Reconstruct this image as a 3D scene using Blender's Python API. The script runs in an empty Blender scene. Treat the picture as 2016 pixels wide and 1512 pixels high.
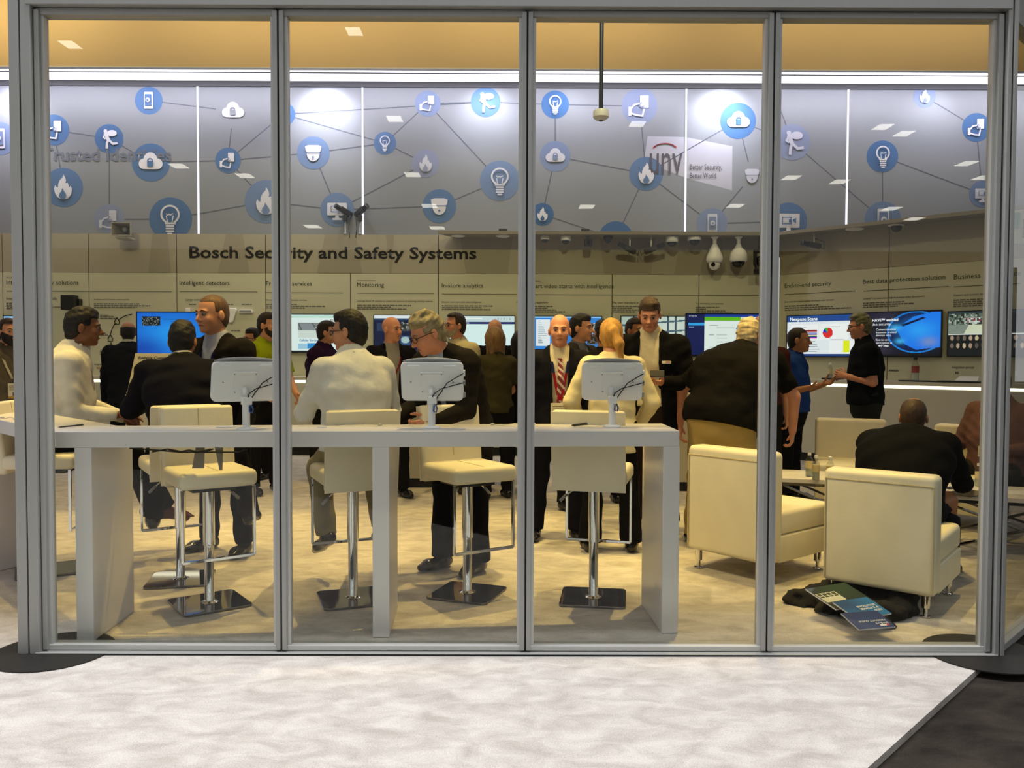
import bpy, bmesh, math, random
import numpy as np
from mathutils import Vector, Matrix, Euler

random.seed(7)
SC = bpy.context.scene
COL = SC.collection
PI = math.pi
R = math.radians

# ------------------------------------------------------------------ camera
F_PX = 1630.0
CAM_H = 1.42
cam_rot = (Matrix.Rotation(R(-0.2), 3, 'Z') @ Matrix.Rotation(R(90 - 1.9), 3, 'X') @ Matrix.Rotation(R(0.2), 3, 'Z'))
cd = bpy.data.cameras.new('camera')
cd.sensor_width = 36.0
cd.lens = F_PX / 2016 * 36
cd.clip_end = 200
cam = bpy.data.objects.new('camera', cd)
COL.objects.link(cam)
cam.location = (0, 0, CAM_H)
cam.rotation_euler = cam_rot.to_euler()
SC.camera = cam

# ------------------------------------------------------------------ world, exposure, lights
vs = SC.view_settings
vs.view_transform = 'Standard'
vs.look = 'None'
vs.gamma = 1.0
vs.use_curve_mapping = False
vs.exposure = 0.0
SC.cycles.use_denoising = True
SC.cycles.max_bounces = 8
SC.cycles.transparent_max_bounces = 16
SC.cycles.caustics_reflective = False
SC.cycles.caustics_refractive = False
SC.cycles.sample_clamp_indirect = 4.0
w = bpy.data.worlds.new('world')
SC.world = w
w.use_nodes = True
w.node_tree.nodes['Background'].inputs[0].default_value = (0.80, 0.82, 0.86, 1)
w.node_tree.nodes['Background'].inputs[1].default_value = 0.72


def lamp(name, kind, loc, target, power, color, **kw):
    d = bpy.data.lights.new(name, kind)
    d.energy = power
    d.color = color
    for k, v in kw.items():
        setattr(d, k, v)
    o = bpy.data.objects.new(name, d)
    COL.objects.link(o)
    o.location = loc
    dv = Vector(target) - Vector(loc)
    o.rotation_euler = dv.to_track_quat('-Z', 'Y').to_euler()
    return o


WARM = (1.0, 0.71, 0.22)
NEUT = (1.0, 0.90, 0.74)
COOL = (0.95, 0.95, 1.0)
# the hall's big overhead lamps above the aisle in front of the booth
for x in (-4.2, -1.4, 1.4):
    lamp('hall_lamp', 'AREA', (x, 3.62, 8.0), (x, 2.6, 0), 345, COOL, shape='RECTANGLE', size=1.6, size_y=.8)
# warm track spots under the booth canopy (they throw the stools' shadows towards the glass)
for (x, y, tx, ty, p) in ((-2.3, 6.0, -2.8, 5.75, 640), (-.4, 6.0, -.8, 5.75, 860), (1.5, 5.9, 1.1, 5.8, 780),
                          (3.0, 5.7, 2.7, 5.9, 430), (-3.9, 5.8, -3.9, 5.5, 560)):
    lamp('track_spot', 'SPOT', (x, y, 6.1), (tx, ty, 0), p, WARM, spot_size=R(41), spot_blend=0.35, shadow_soft_size=0.05)
for (x, y, tx, ty, p) in ((-5.5, 6.6, -5.0, 9.8, 420), (-2.2, 6.6, -1.8, 9.6, 430), (1.2, 6.6, 1.2, 9.4, 470), (4.2, 6.2, 4.4, 9.4, 230)):
    lamp('wall_spot', 'SPOT', (x, y, 6.1), (tx, 12.4, 1.9), p * .62, (1, .92, .56), spot_size=R(60), spot_blend=0.8, shadow_soft_size=0.12)
for (x, p) in ((-4.2, 300), (-0.8, 330), (2.4, 300)):
    lamp('aisle_spot', 'SPOT', (x, 7.9, 6.2), (x * .95, 7.7, 0), p * 1.6, (1, .72, .28), spot_size=R(54), spot_blend=0.7, shadow_soft_size=0.1)
for (x, tx, ty, p, sz) in ((-3.2, -3.0, 6.9, 240, 50), (-.6, -.4, 6.9, 300, 50), (-2.8, 1.6, 5.7, 930, 26), (-1.4, 2.5, 5.1, 260, 24), (2.4, 1.2, 7.0, 260, 44)):
    lamp('front_spot', 'SPOT', (x, 4.4, 6.2), (tx, ty, .5), p, (1, .74, .34), spot_size=R(sz), spot_blend=0.6, shadow_soft_size=0.08)
# added fill lamp standing in for soft light bounced off the canopy
lamp('canopy_fill', 'AREA', (0, 8.6, 6.25), (0, 8.6, 0), 22, (1, .90, .62), shape='RECTANGLE', size=11, size_y=4)
# warm washes on the header
for (x, p) in ((-7.2, 330), (-3.2, 250), (0.6, 230), (4.6, 190), (8.2, 150)):
    lamp('header_wash', 'AREA', (x, 10.7, 6.25), (x, 11.6, 5.75), p * .095, (1, .81, .44), shape='RECTANGLE', size=3.6, size_y=.2)
# cove light along the top of the printed fabric wall, with stronger lamps where the photo burns out
lamp('cove_strip', 'AREA', (0, 12.02, 5.38), (0, 12.40, 4.4), 190, (.92, .85, 1.0), shape='RECTANGLE', size=18, size_y=.12)
for (x, p) in ((-7.3, 22), (-2.75, 46), (-0.35, 24), (3.15, 46), (0.9, 6), (6.3, 8)):
    lamp('cove_lamp', 'SPOT', (x, 11.95, 5.42), (x, 12.40, 4.95), p * 3.0, (.86, .86, 1.0), spot_size=R(105), spot_blend=1.0, shadow_soft_size=0.06)


# ------------------------------------------------------------------ picture helpers: where a direction of the photo meets a plane of the place
def ray(px, py):
    return cam_rot @ Vector(((px - 1008) / F_PX, -(py - 756) / F_PX, -1))


def P(px, py, Y):
    d = ray(px, py)
    return Vector((0, 0, CAM_H)) + d * (Y / d.y)


def G(px, py, z=0.0):
    d = ray(px, py)
    return Vector((0, 0, CAM_H)) + d * ((z - CAM_H) / d.z)


# rows of far hall ceiling lamps behind the viewer; the panes mirror them
YG = 3.93
for (px, py, z) in ((697, 62, 12), (777, 234, 12), (812, 344, 12), (1255, 244, 12), (1738, 250, 12), (1780, 263, 12), (845, 405, 9), (615, 446, 9), (861, 449, 9), (1155, 407, 9),
                    (1448, 405, 9), (1558, 350, 10), (1653, 358, 10), (1935, 350, 10), (1755, 411, 9), (352, 327, 11), (138, 88, 12), (1800, 431, 9), (1903, 322, 10), (482, 346, 10)):
    q = G(px, py, z)
    k = q.y / 24
    lamp('far_hall_lamp', 'AREA', (q.x, 2 * (YG + .01) - q.y, z), (q.x, 2 * YG - q.y, 0), 10.5 * k * k, (1, .95, .85), shape='RECTANGLE', size=.42 * k, size_y=.62 * k)


class Frame:
    """vertical plane: x = along, z = up, y = into the wall"""
    def __init__(s, o, ang):
        s.o = Vector(o)
        s.ang = ang
        s.u = Vector((math.cos(ang), math.sin(ang), 0))
        s.n = Vector((-math.sin(ang), math.cos(ang), 0))

    def uv(s, px, py, off=0.0):
        d = ray(px, py)
        c = Vector((0, 0, CAM_H))
        o = s.o + s.n * off
        t = (o - c).dot(s.n) / d.dot(s.n)
        q = c + d * t - s.o
        return q.dot(s.u), q.z

    def mat(s):
        return Matrix.Translation(s.o) @ Matrix.Rotation(s.ang, 4, 'Z')


# ------------------------------------------------------------------ materials
def lin(c):
    if isinstance(c, str):
        c = c.lstrip('#')
        c = tuple(int(c[i:i + 2], 16) / 255 for i in (0, 2, 4))
    return tuple((x / 12.92 if x <= 0.04045 else ((x + 0.055) / 1.055) ** 2.4) for x in c)


MATS = {}


def mat(name, col, rough=.55, metal=0.0, var=0.06, vscale=6.0, bump=0.0, bscale=60.0, spec=.5, emit=0.0, coat=0.0, stretch=None):
    if name in MATS:
        return MATS[name]
    m = bpy.data.materials.new(name)
    m.use_nodes = True
    nt = m.node_tree
    b = nt.nodes['Principled BSDF']
    c = lin(col)
    b.inputs['Roughness'].default_value = rough
    b.inputs['Metallic'].default_value = metal
    b.inputs['Specular IOR Level'].default_value = spec
    b.inputs['Coat Weight'].default_value = coat
    b.inputs['Base Color'].default_value = (*c, 1)
    tc = nt.nodes.new('ShaderNodeTexCoord')
    src = tc.outputs['Object']
    if stretch:
        mp = nt.nodes.new('ShaderNodeMapping')
        mp.inputs['Scale'].default_value = stretch
        nt.links.new(src, mp.inputs[0])
        src = mp.outputs[0]
    if var > 0:
        n = nt.nodes.new('ShaderNodeTexNoise')
        n.inputs['Scale'].default_value = vscale
        n.inputs['Detail'].default_value = 4
        nt.links.new(src, n.inputs['Vector'])
        r = nt.nodes.new('ShaderNodeValToRGB')
        r.color_ramp.elements[0].position = .3
        r.color_ramp.elements[1].position = .7
        r.color_ramp.elements[0].color = (*[x * (1 - var) for x in c], 1)
        r.color_ramp.elements[1].color = (*[min(1, x * (1 + var)) for x in c], 1)
        nt.links.new(n.outputs['Fac'], r.inputs[0])
        nt.links.new(r.outputs[0], b.inputs['Base Color'])
    if bump > 0:
        n2 = nt.nodes.new('ShaderNodeTexNoise')
        n2.inputs['Scale'].default_value = bscale
        n2.inputs['Detail'].default_value = 3
        nt.links.new(src, n2.inputs['Vector'])
        bp = nt.nodes.new('ShaderNodeBump')
        bp.inputs['Strength'].default_value = bump
        bp.inputs['Distance'].default_value = .01
        nt.links.new(n2.outputs['Fac'], bp.inputs['Height'])
        nt.links.new(bp.outputs[0], b.inputs['Normal'])
    if emit > 0:
        b.inputs['Emission Color'].default_value = (*c, 1)
        b.inputs['Emission Strength'].default_value = emit
    MATS[name] = m
    return m


def emis(name, col, s):
    if name in MATS:
        return MATS[name]
    m = bpy.data.materials.new(name)
    m.use_nodes = True
    nt = m.node_tree
    nt.nodes.remove(nt.nodes['Principled BSDF'])
    e = nt.nodes.new('ShaderNodeEmission')
    e.inputs[0].default_value = (*lin(col), 1)
    e.inputs[1].default_value = s
    nt.links.new(e.outputs[0], nt.nodes['Material Output'].inputs[0])
    MATS[name] = m
    return m


def attr_mat(name, emission=True, strength=1.0, rough=.3):
    if name in MATS:
        return MATS[name]
    m = bpy.data.materials.new(name)
    m.use_nodes = True
    nt = m.node_tree
    a = nt.nodes.new('ShaderNodeVertexColor')
    a.layer_name = 'Col'
    b = nt.nodes['Principled BSDF']
    b.inputs['Roughness'].default_value = rough
    if emission:
        b.inputs['Base Color'].default_value = (.01, .01, .01, 1)
        b.inputs['Emission Strength'].default_value = strength
        nt.links.new(a.outputs[0], b.inputs['Emission Color'])
    else:
        nt.links.new(a.outputs[0], b.inputs['Base Color'])
    MATS[name] = m
    return m


def carpet_mat(name, dark, light, vs_=2.2, fine=0.18):
    m = bpy.data.materials.new(name)
    m.use_nodes = True
    nt = m.node_tree
    b = nt.nodes['Principled BSDF']
    b.inputs['Roughness'].default_value = .95
    b.inputs['Specular IOR Level'].default_value = .1
    tc = nt.nodes.new('ShaderNodeTexCoord')
    mp = nt.nodes.new('ShaderNodeMapping')
    mp.inputs['Scale'].default_value = (1.0, 1.7, 1)
    nt.links.new(tc.outputs['Object'], mp.inputs[0])
    n = nt.nodes.new('ShaderNodeTexNoise')
    n.inputs['Scale'].default_value = vs_
    n.inputs['Detail'].default_value = 7
    n.inputs['Roughness'].default_value = .62
    n.inputs['Distortion'].default_value = .5
    nt.links.new(mp.outputs[0], n.inputs['Vector'])
    r = nt.nodes.new('ShaderNodeValToRGB')
    r.color_ramp.elements[0].position = .34
    r.color_ramp.elements[1].position = .64
    r.color_ramp.elements[0].color = (*lin(dark), 1)
    r.color_ramp.elements[1].color = (*lin(light), 1)
    nt.links.new(n.outputs['Fac'], r.inputs[0])
    n2 = nt.nodes.new('ShaderNodeTexNoise')
    n2.inputs['Scale'].default_value = 170
    n2.inputs['Detail'].default_value = 2
    nt.links.new(tc.outputs['Object'], n2.inputs['Vector'])
    mx = nt.nodes.new('ShaderNodeMix')
    mx.data_type = 'RGBA'
    mx.blend_type = 'OVERLAY'
    mx.inputs[0].default_value = fine
    nt.links.new(r.outputs[0], mx.inputs[6])
    nt.links.new(n2.outputs['Fac'], mx.inputs[7])
    nt.links.new(mx.outputs[2], b.inputs['Base Color'])
    bp = nt.nodes.new('ShaderNodeBump')
    bp.inputs['Strength'].default_value = .5
    bp.inputs['Distance'].default_value = .01
    nt.links.new(n2.outputs['Fac'], bp.inputs['Height'])
    nt.links.new(bp.outputs[0], b.inputs['Normal'])
    MATS[name] = m
    return m


def glass_mat(name, tint, refl=1.0):
    """thin pane: tinted see-through mixed with a mirror by the angle of view"""
    m = bpy.data.materials.new(name)
    m.use_nodes = True
    nt = m.node_tree
    nt.nodes.remove(nt.nodes['Principled BSDF'])
    t = nt.nodes.new('ShaderNodeBsdfTransparent')
    t.inputs[0].default_value = (*tint, 1)
    g = nt.nodes.new('ShaderNodeBsdfGlossy')
    g.inputs['Roughness'].default_value = 0.0
    lw = nt.nodes.new('ShaderNodeLayerWeight')
    lw.inputs[0].default_value = .5
    pw = nt.nodes.new('ShaderNodeMath')
    pw.operation = 'POWER'
    pw.inputs[1].default_value = 5
    nt.links.new(lw.outputs['Facing'], pw.inputs[0])
    ml = nt.nodes.new('ShaderNodeMath')
    ml.operation = 'MULTIPLY_ADD'
    ml.inputs[1].default_value = .96 * refl
    ml.inputs[2].default_value = .023 * refl
    nt.links.new(pw.outputs[0], ml.inputs[0])
    mx = nt.nodes.new('ShaderNodeMixShader')
    nt.links.new(ml.outputs[0], mx.inputs[0])
    nt.links.new(t.outputs[0], mx.inputs[1])
    nt.links.new(g.outputs[0], mx.inputs[2])
    nt.links.new(mx.outputs[0], nt.nodes['Material Output'].inputs[0])
    MATS[name] = m
    return m


# ------------------------------------------------------------------ mesh helpers
class MB:
    def __init__(s):
        s.v = []
        s.f = []
        s.m = []

    def add(s, vs_, fs, mi=0):
        o = len(s.v)
        s.v += [tuple(p) for p in vs_]
        s.f += [tuple(i + o for i in f) for f in fs]
        s.m += [mi] * len(fs)
        return s

    def box(s, x0, x1, y0, y1, z0, z1, mi=0, M=None):
        vs_ = [Vector((x, y, z)) for z in (z0, z1) for (x, y) in ((x0, y0), (x1, y0), (x1, y1), (x0, y1))]
        if M is not None:
            vs_ = [M @ v for v in vs_]
        return s.add(vs_, [(3, 2, 1, 0), (4, 5, 6, 7), (0, 1, 5, 4), (1, 2, 6, 5), (2, 3, 7, 6), (3, 0, 4, 7)], mi)

    def prism(s, poly, z0, z1, mi=0, M=None):
        """poly (x, y) counter-clockwise, extruded along z"""
        n = len(poly)
        vs_ = [Vector((x, y, z0)) for x, y in poly] + [Vector((x, y, z1)) for x, y in poly]
        if M is not None:
            vs_ = [M @ v for v in vs_]
        fs = [tuple(range(n - 1, -1, -1)), tuple(range(n, 2 * n))]
        fs += [(i, (i + 1) % n, n + (i + 1) % n, n + i) for i in range(n)]
        return s.add(vs_, fs, mi)

    def tube(s, path, r, n=8, mi=0, cap=True, flat=1.0):
        """round (or flattened) tube along a path; r may be a list"""
        path = [Vector(p) for p in path]
        k = len(path)
        rs = r if isinstance(r, (list, tuple)) else [r] * k
        vs_ = []
        up = None
        for i, p in enumerate(path):
            t = (path[min(i + 1, k - 1)] - path[max(i - 1, 0)]).normalized()
            if up is None:
                up = Vector((0, 0, 1)) if abs(t.z) < .9 else Vector((0, 1, 0))
            a = up.cross(t)
            if a.length < 1e-4:
                a = Vector((1, 0, 0)).cross(t)
            a.normalize()
            b = t.cross(a).normalized()
            up = b
            for j in range(n):
                q = 2 * PI * j / n
                vs_.append(p + a * (math.cos(q) * rs[i]) + b * (math.sin(q) * rs[i] * flat))
        fs = []
        for i in range(k - 1):
            for j in range(n):
                fs.append((i * n + j, i * n + (j + 1) % n, (i + 1) * n + (j + 1) % n, (i + 1) * n + j))
        if cap:
            fs.append(tuple(range(n - 1, -1, -1)))
            fs.append(tuple((k - 1) * n + j for j in range(n)))
        return s.add(vs_, fs, mi)

    def lathe(s, prof, n=20, mi=0, M=None):
        """prof list of (radius, z)"""
        vs_ = []
        for (r, z) in prof:
            for j in range(n):
                q = 2 * PI * j / n
                vs_.append(Vector((r * math.cos(q), r * math.sin(q), z)))
        if M is not None:
            vs_ = [M @ v for v in vs_]
        fs = []
        k = len(prof)
        for i in range(k - 1):
            for j in range(n):
                fs.append((i * n + j, i * n + (j + 1) % n, (i + 1) * n + (j + 1) % n, (i + 1) * n + j))
        fs.append(tuple(range(n - 1, -1, -1)))
        fs.append(tuple((k - 1) * n + j for j in range(n)))
        return s.add(vs_, fs, mi)

    def build(s, name, m, parent=None, smooth=False, bevel=0.0, seg=2, M=None, angle=None):
        me = bpy.data.meshes.new(name)
        me.from_pydata(s.v, [], s.f)
        ms = m if isinstance(m, (list, tuple)) else [m]
        for x in ms:
            me.materials.append(x)
        if len(ms) > 1:
            me.polygons.foreach_set('material_index', s.m)
        if bevel > 0:
            bm = bmesh.new()
            bm.from_mesh(me)
            es = [e for e in bm.edges if len(e.link_faces) == 2 and e.calc_face_angle(0) > .6]
            bmesh.ops.bevel(bm, geom=es, offset=bevel, segments=seg, profile=.5, affect='EDGES', clamp_overlap=True)
            bm.to_mesh(me)
            bm.free()
        if smooth:
            me.polygons.foreach_set('use_smooth', [True] * len(me.polygons))
            if angle is not None:
                me.set_sharp_from_angle(angle=R(angle))
        me.update()
        return link(name, me, parent, M)


def link(name, me, parent=None, M=None):
    o = bpy.data.objects.new(name, me)
    COL.objects.link(o)
    if parent is not None:
        o.parent = parent
    if M is not None:
        o.matrix_local = M
    return o


def empty(name, M=None, parent=None):
    o = bpy.data.objects.new(name, None)
    COL.objects.link(o)
    o.empty_display_size = .1
    if parent is not None:
        o.parent = parent
    if M is not None:
        o.matrix_local = M
    return o


def tag(o, label=None, cat=None, group=None, kind=None):
    if label:
        o['label'] = label
    if cat:
        o['category'] = cat
    if group:
        o['group'] = group
    if kind:
        o['kind'] = kind
    return o


def TR(x, y, z=0, rz=0):
    return Matrix.Translation((x, y, z)) @ Matrix.Rotation(R(rz), 4, 'Z')


_dg = [None]


def text(s, name, m, parent, x, z, y=-.004, width=None, cap=None, bold=0.0, M=None, depth=0.0, align='LEFT'):
    """flat lettering standing in the local x-z plane, facing -y; width or capital height in metres"""
    c = bpy.data.curves.new(name, 'FONT')
    c.body = s
    c.size = 1.0
    c.resolution_u = 2
    c.offset = bold
    c.extrude = 0
    t = bpy.data.objects.new('tmp_text', c)
    COL.objects.link(t)
    dg = bpy.context.evaluated_depsgraph_get()
    me = bpy.data.meshes.new_from_object(t.evaluated_get(dg))
    bpy.data.objects.remove(t)
    n = len(me.vertices)
    co = np.empty(n * 3, np.float32)
    me.vertices.foreach_get('co', co)
    co = co.reshape(-1, 3)
    x0, x1 = co[:, 0].min(), co[:, 0].max()
    sx = sz = None
    if width is not None:
        sx = width / (x1 - x0)
    if cap is not None:
        sz = cap / 0.729
    sx = sx or sz
    sz = sz or sx
    out = np.zeros_like(co)
    xo = x0 if align == 'LEFT' else (x0 + x1) / 2 if align == 'CENTER' else x1
    out[:, 0] = (co[:, 0] - xo) * sx + x
    out[:, 2] = co[:, 1] * sz + z
    out[:, 1] = y
    me.vertices.foreach_set('co', out.ravel())
    me.name = name
    me.materials.clear()
    me.materials.append(m)
    me.update()
    return link(name, me, parent, M)


def bars(name, m, parent, rows, M=None, y=-.004):
    """unreadable small print: thin strips broken into word lengths; rows of (x0, x1, z, height)"""
    b = MB()
    rnd = random.Random(len(rows) * 13 + int(abs(rows[0][0]) * 100))
    for (x0, x1, z, h) in rows:
        x = x0
        while x < x1 - h:
            wl = min(x1 - x, h * rnd.uniform(1.6, 5.0))
            b.add([(x, y, z), (x + wl, y, z), (x + wl, y, z + h), (x, y, z + h)], [(0, 1, 2, 3)])
            x += wl + h * .55
    o = b.build(name, m, parent, M=M)
    o['kind'] = 'stuff'
    return o


class Pic:
    """small picture painted in code, shown as a grid of coloured faces"""
    def __init__(s, w_, h_, bg):
        s.w, s.h = w_, h_
        s.a = np.zeros((h_, w_, 3), np.float32)
        s.a[:] = lin(bg)
        yy, xx = np.mgrid[0:h_, 0:w_]
        s.X = (xx + .5) / w_
        s.Y = (yy + .5) / h_          # 0 at the top

    def rect(s, x0, y0, x1, y1, c):
        k = (s.X >= x0) & (s.X < x1) & (s.Y >= y0) & (s.Y < y1)
        s.a[k] = lin(c)
        return s

    def ell(s, cx, cy, rx, ry, c, mixv=1.0):
        k = ((s.X - cx) / rx) ** 2 + ((s.Y - cy) / ry) ** 2 < 1
        s.a[k] = s.a[k] * (1 - mixv) + np.array(lin(c)) * mixv
        return s

    def poly(s, pts, c):
        k = np.zeros(s.X.shape, bool)
        n = len(pts)
        for i in range(n):
            (x0, y0), (x1, y1) = pts[i], pts[(i + 1) % n]
            if y0 == y1:
                continue
            k ^= ((s.Y >= min(y0, y1)) & (s.Y < max(y0, y1)) & (s.X < (x1 - x0) * (s.Y - y0) / (y1 - y0) + x0))
        s.a[k] = lin(c)
        return s

    def glow(s, cx, cy, r, c, k=1.0):
        d = np.exp(-(((s.X - cx) / r) ** 2 + ((s.Y - cy) / r) ** 2))[..., None] * k
        s.a = s.a * (1 - d) + np.array(lin(c), np.float32) * d
        return s

    def noise(s, x0, y0, x1, y1, cols, seed=1, cell=1):
        rnd = np.random.RandomState(seed)
        k = (s.X >= x0) & (s.X < x1) & (s.Y >= y0) & (s.Y < y1)
        pal = np.array([lin(c) for c in cols], np.float32)
        idx = rnd.randint(0, len(cols), (s.h // cell + 2, s.w // cell + 2))
        idx = np.repeat(np.repeat(idx, cell, 0), cell, 1)[:s.h, :s.w]
        s.a[k] = pal[idx][k]
        return s

    def lines(s, x0, y0, x1, n, dy, c, seed=1, th=.012):
        rnd = random.Random(seed)
        for i in range(n):
            s.rect(x0, y0 + i * dy, x0 + (x1 - x0) * rnd.uniform(.55, 1), y0 + i * dy + th, c)
        return s

    def build(s, name, m, parent, x0, x1, z0, z1, y=0.0, M=None):
        w_, h_ = s.w, s.h
        xs = np.linspace(x0, x1, w_ + 1)
        zs = np.linspace(z1, z0, h_ + 1)
        vx, vz = np.meshgrid(xs, zs)
        co = np.stack([vx, np.full_like(vx, y), vz], -1).reshape(-1, 3)
        i = np.arange(h_)[:, None] * (w_ + 1) + np.arange(w_)[None]
        fc = np.stack([i + w_ + 1, i + w_ + 2, i + 1, i], -1).reshape(-1, 4)
        me = npmesh(name, co, fc)
        ca = me.color_attributes.new('Col', 'FLOAT_COLOR', 'CORNER')
        c4 = np.ones((h_ * w_, 4, 4), np.float32)
        c4[:, :, :3] = s.a.reshape(-1, 1, 3)
        ca.data.foreach_set('color', c4.ravel())
        me.materials.append(m)
        return link(name, me, parent, M)


def npmesh(name, co, fc):
    me = bpy.data.meshes.new(name)
    nf = len(fc)
    me.vertices.add(len(co))
    me.vertices.foreach_set('co', np.asarray(co, np.float32).ravel())
    me.loops.add(nf * 4)
    me.loops.foreach_set('vertex_index', np.asarray(fc, np.int32).ravel())
    me.polygons.add(nf)
    me.polygons.foreach_set('loop_start', np.arange(0, nf * 4, 4, dtype=np.int32))
    me.update(calc_edges=True)
    return me


# ------------------------------------------------------------------ smooth bodies: distance fields meshed by surface nets
def surface_nets(V, xs, ys, zs):
    S = V < 0
    n = S[:-1, :-1, :-1].astype(np.int8)
    offs = [(i, j, k) for i in (0, 1) for j in (0, 1) for k in (0, 1)]
    tot = np.zeros(n.shape, np.int8)
    nx, ny, nz = V.shape
    for (i, j, k) in offs:
        tot += S[i:nx - 1 + i, j:ny - 1 + j, k:nz - 1 + k]
    act = (tot > 0) & (tot < 8)
    I, J, K = np.nonzero(act)
    ids = np.full(act.shape, -1, np.int32)
    ids[I, J, K] = np.arange(len(I))
    acc = np.zeros((len(I), 3), np.float64)
    cnt = np.zeros(len(I))
    for a in offs:
        for ax in range(3):
            if a[ax]:
                continue
            b = list(a)
            b[ax] = 1
            va = V[I + a[0], J + a[1], K + a[2]]
            vb = V[I + b[0], J + b[1], K + b[2]]
            mk = (va < 0) != (vb < 0)
            t = np.where(mk, va / np.where(mk, va - vb, 1), 0)
            p = np.stack([xs[I + a[0]], ys[J + a[1]], zs[K + a[2]]], -1).astype(np.float64)
            q = np.stack([xs[I + b[0]], ys[J + b[1]], zs[K + b[2]]], -1)
            pos = p + (q - p) * t[:, None]
            acc += pos * mk[:, None]
            cnt += mk
    co = acc / np.maximum(cnt, 1)[:, None]
    faces = []
    a = S[:-1, 1:-1, 1:-1] != S[1:, 1:-1, 1:-1]
    i, j, k = np.nonzero(a)
    f = np.stack([ids[i, j, k], ids[i, j + 1, k], ids[i, j + 1, k + 1], ids[i, j, k + 1]], -1)
    fl = S[i, j + 1, k + 1]
    faces.append(np.where(fl[:, None], f, f[:, ::-1]))
    a = S[1:-1, :-1, 1:-1] != S[1:-1, 1:, 1:-1]
    i, j, k = np.nonzero(a)
    f = np.stack([ids[i, j, k], ids[i, j, k + 1], ids[i + 1, j, k + 1], ids[i + 1, j, k]], -1)
    fl = S[i + 1, j, k + 1]
    faces.append(np.where(fl[:, None], f, f[:, ::-1]))
    a = S[1:-1, 1:-1, :-1] != S[1:-1, 1:-1, 1:]
    i, j, k = np.nonzero(a)
    f = np.stack([ids[i, j, k], ids[i + 1, j, k], ids[i + 1, j + 1, k], ids[i, j + 1, k]], -1)
    fl = S[i + 1, j + 1, k]
    faces.append(np.where(fl[:, None], f, f[:, ::-1]))
    return co, np.concatenate(faces)


def smin(a, b, k):
    if k <= 0:
        return np.minimum(a, b)
    h = np.maximum(k - np.abs(a - b), 0) / k
    return np.minimum(a, b) - h * h * k * .25


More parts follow.
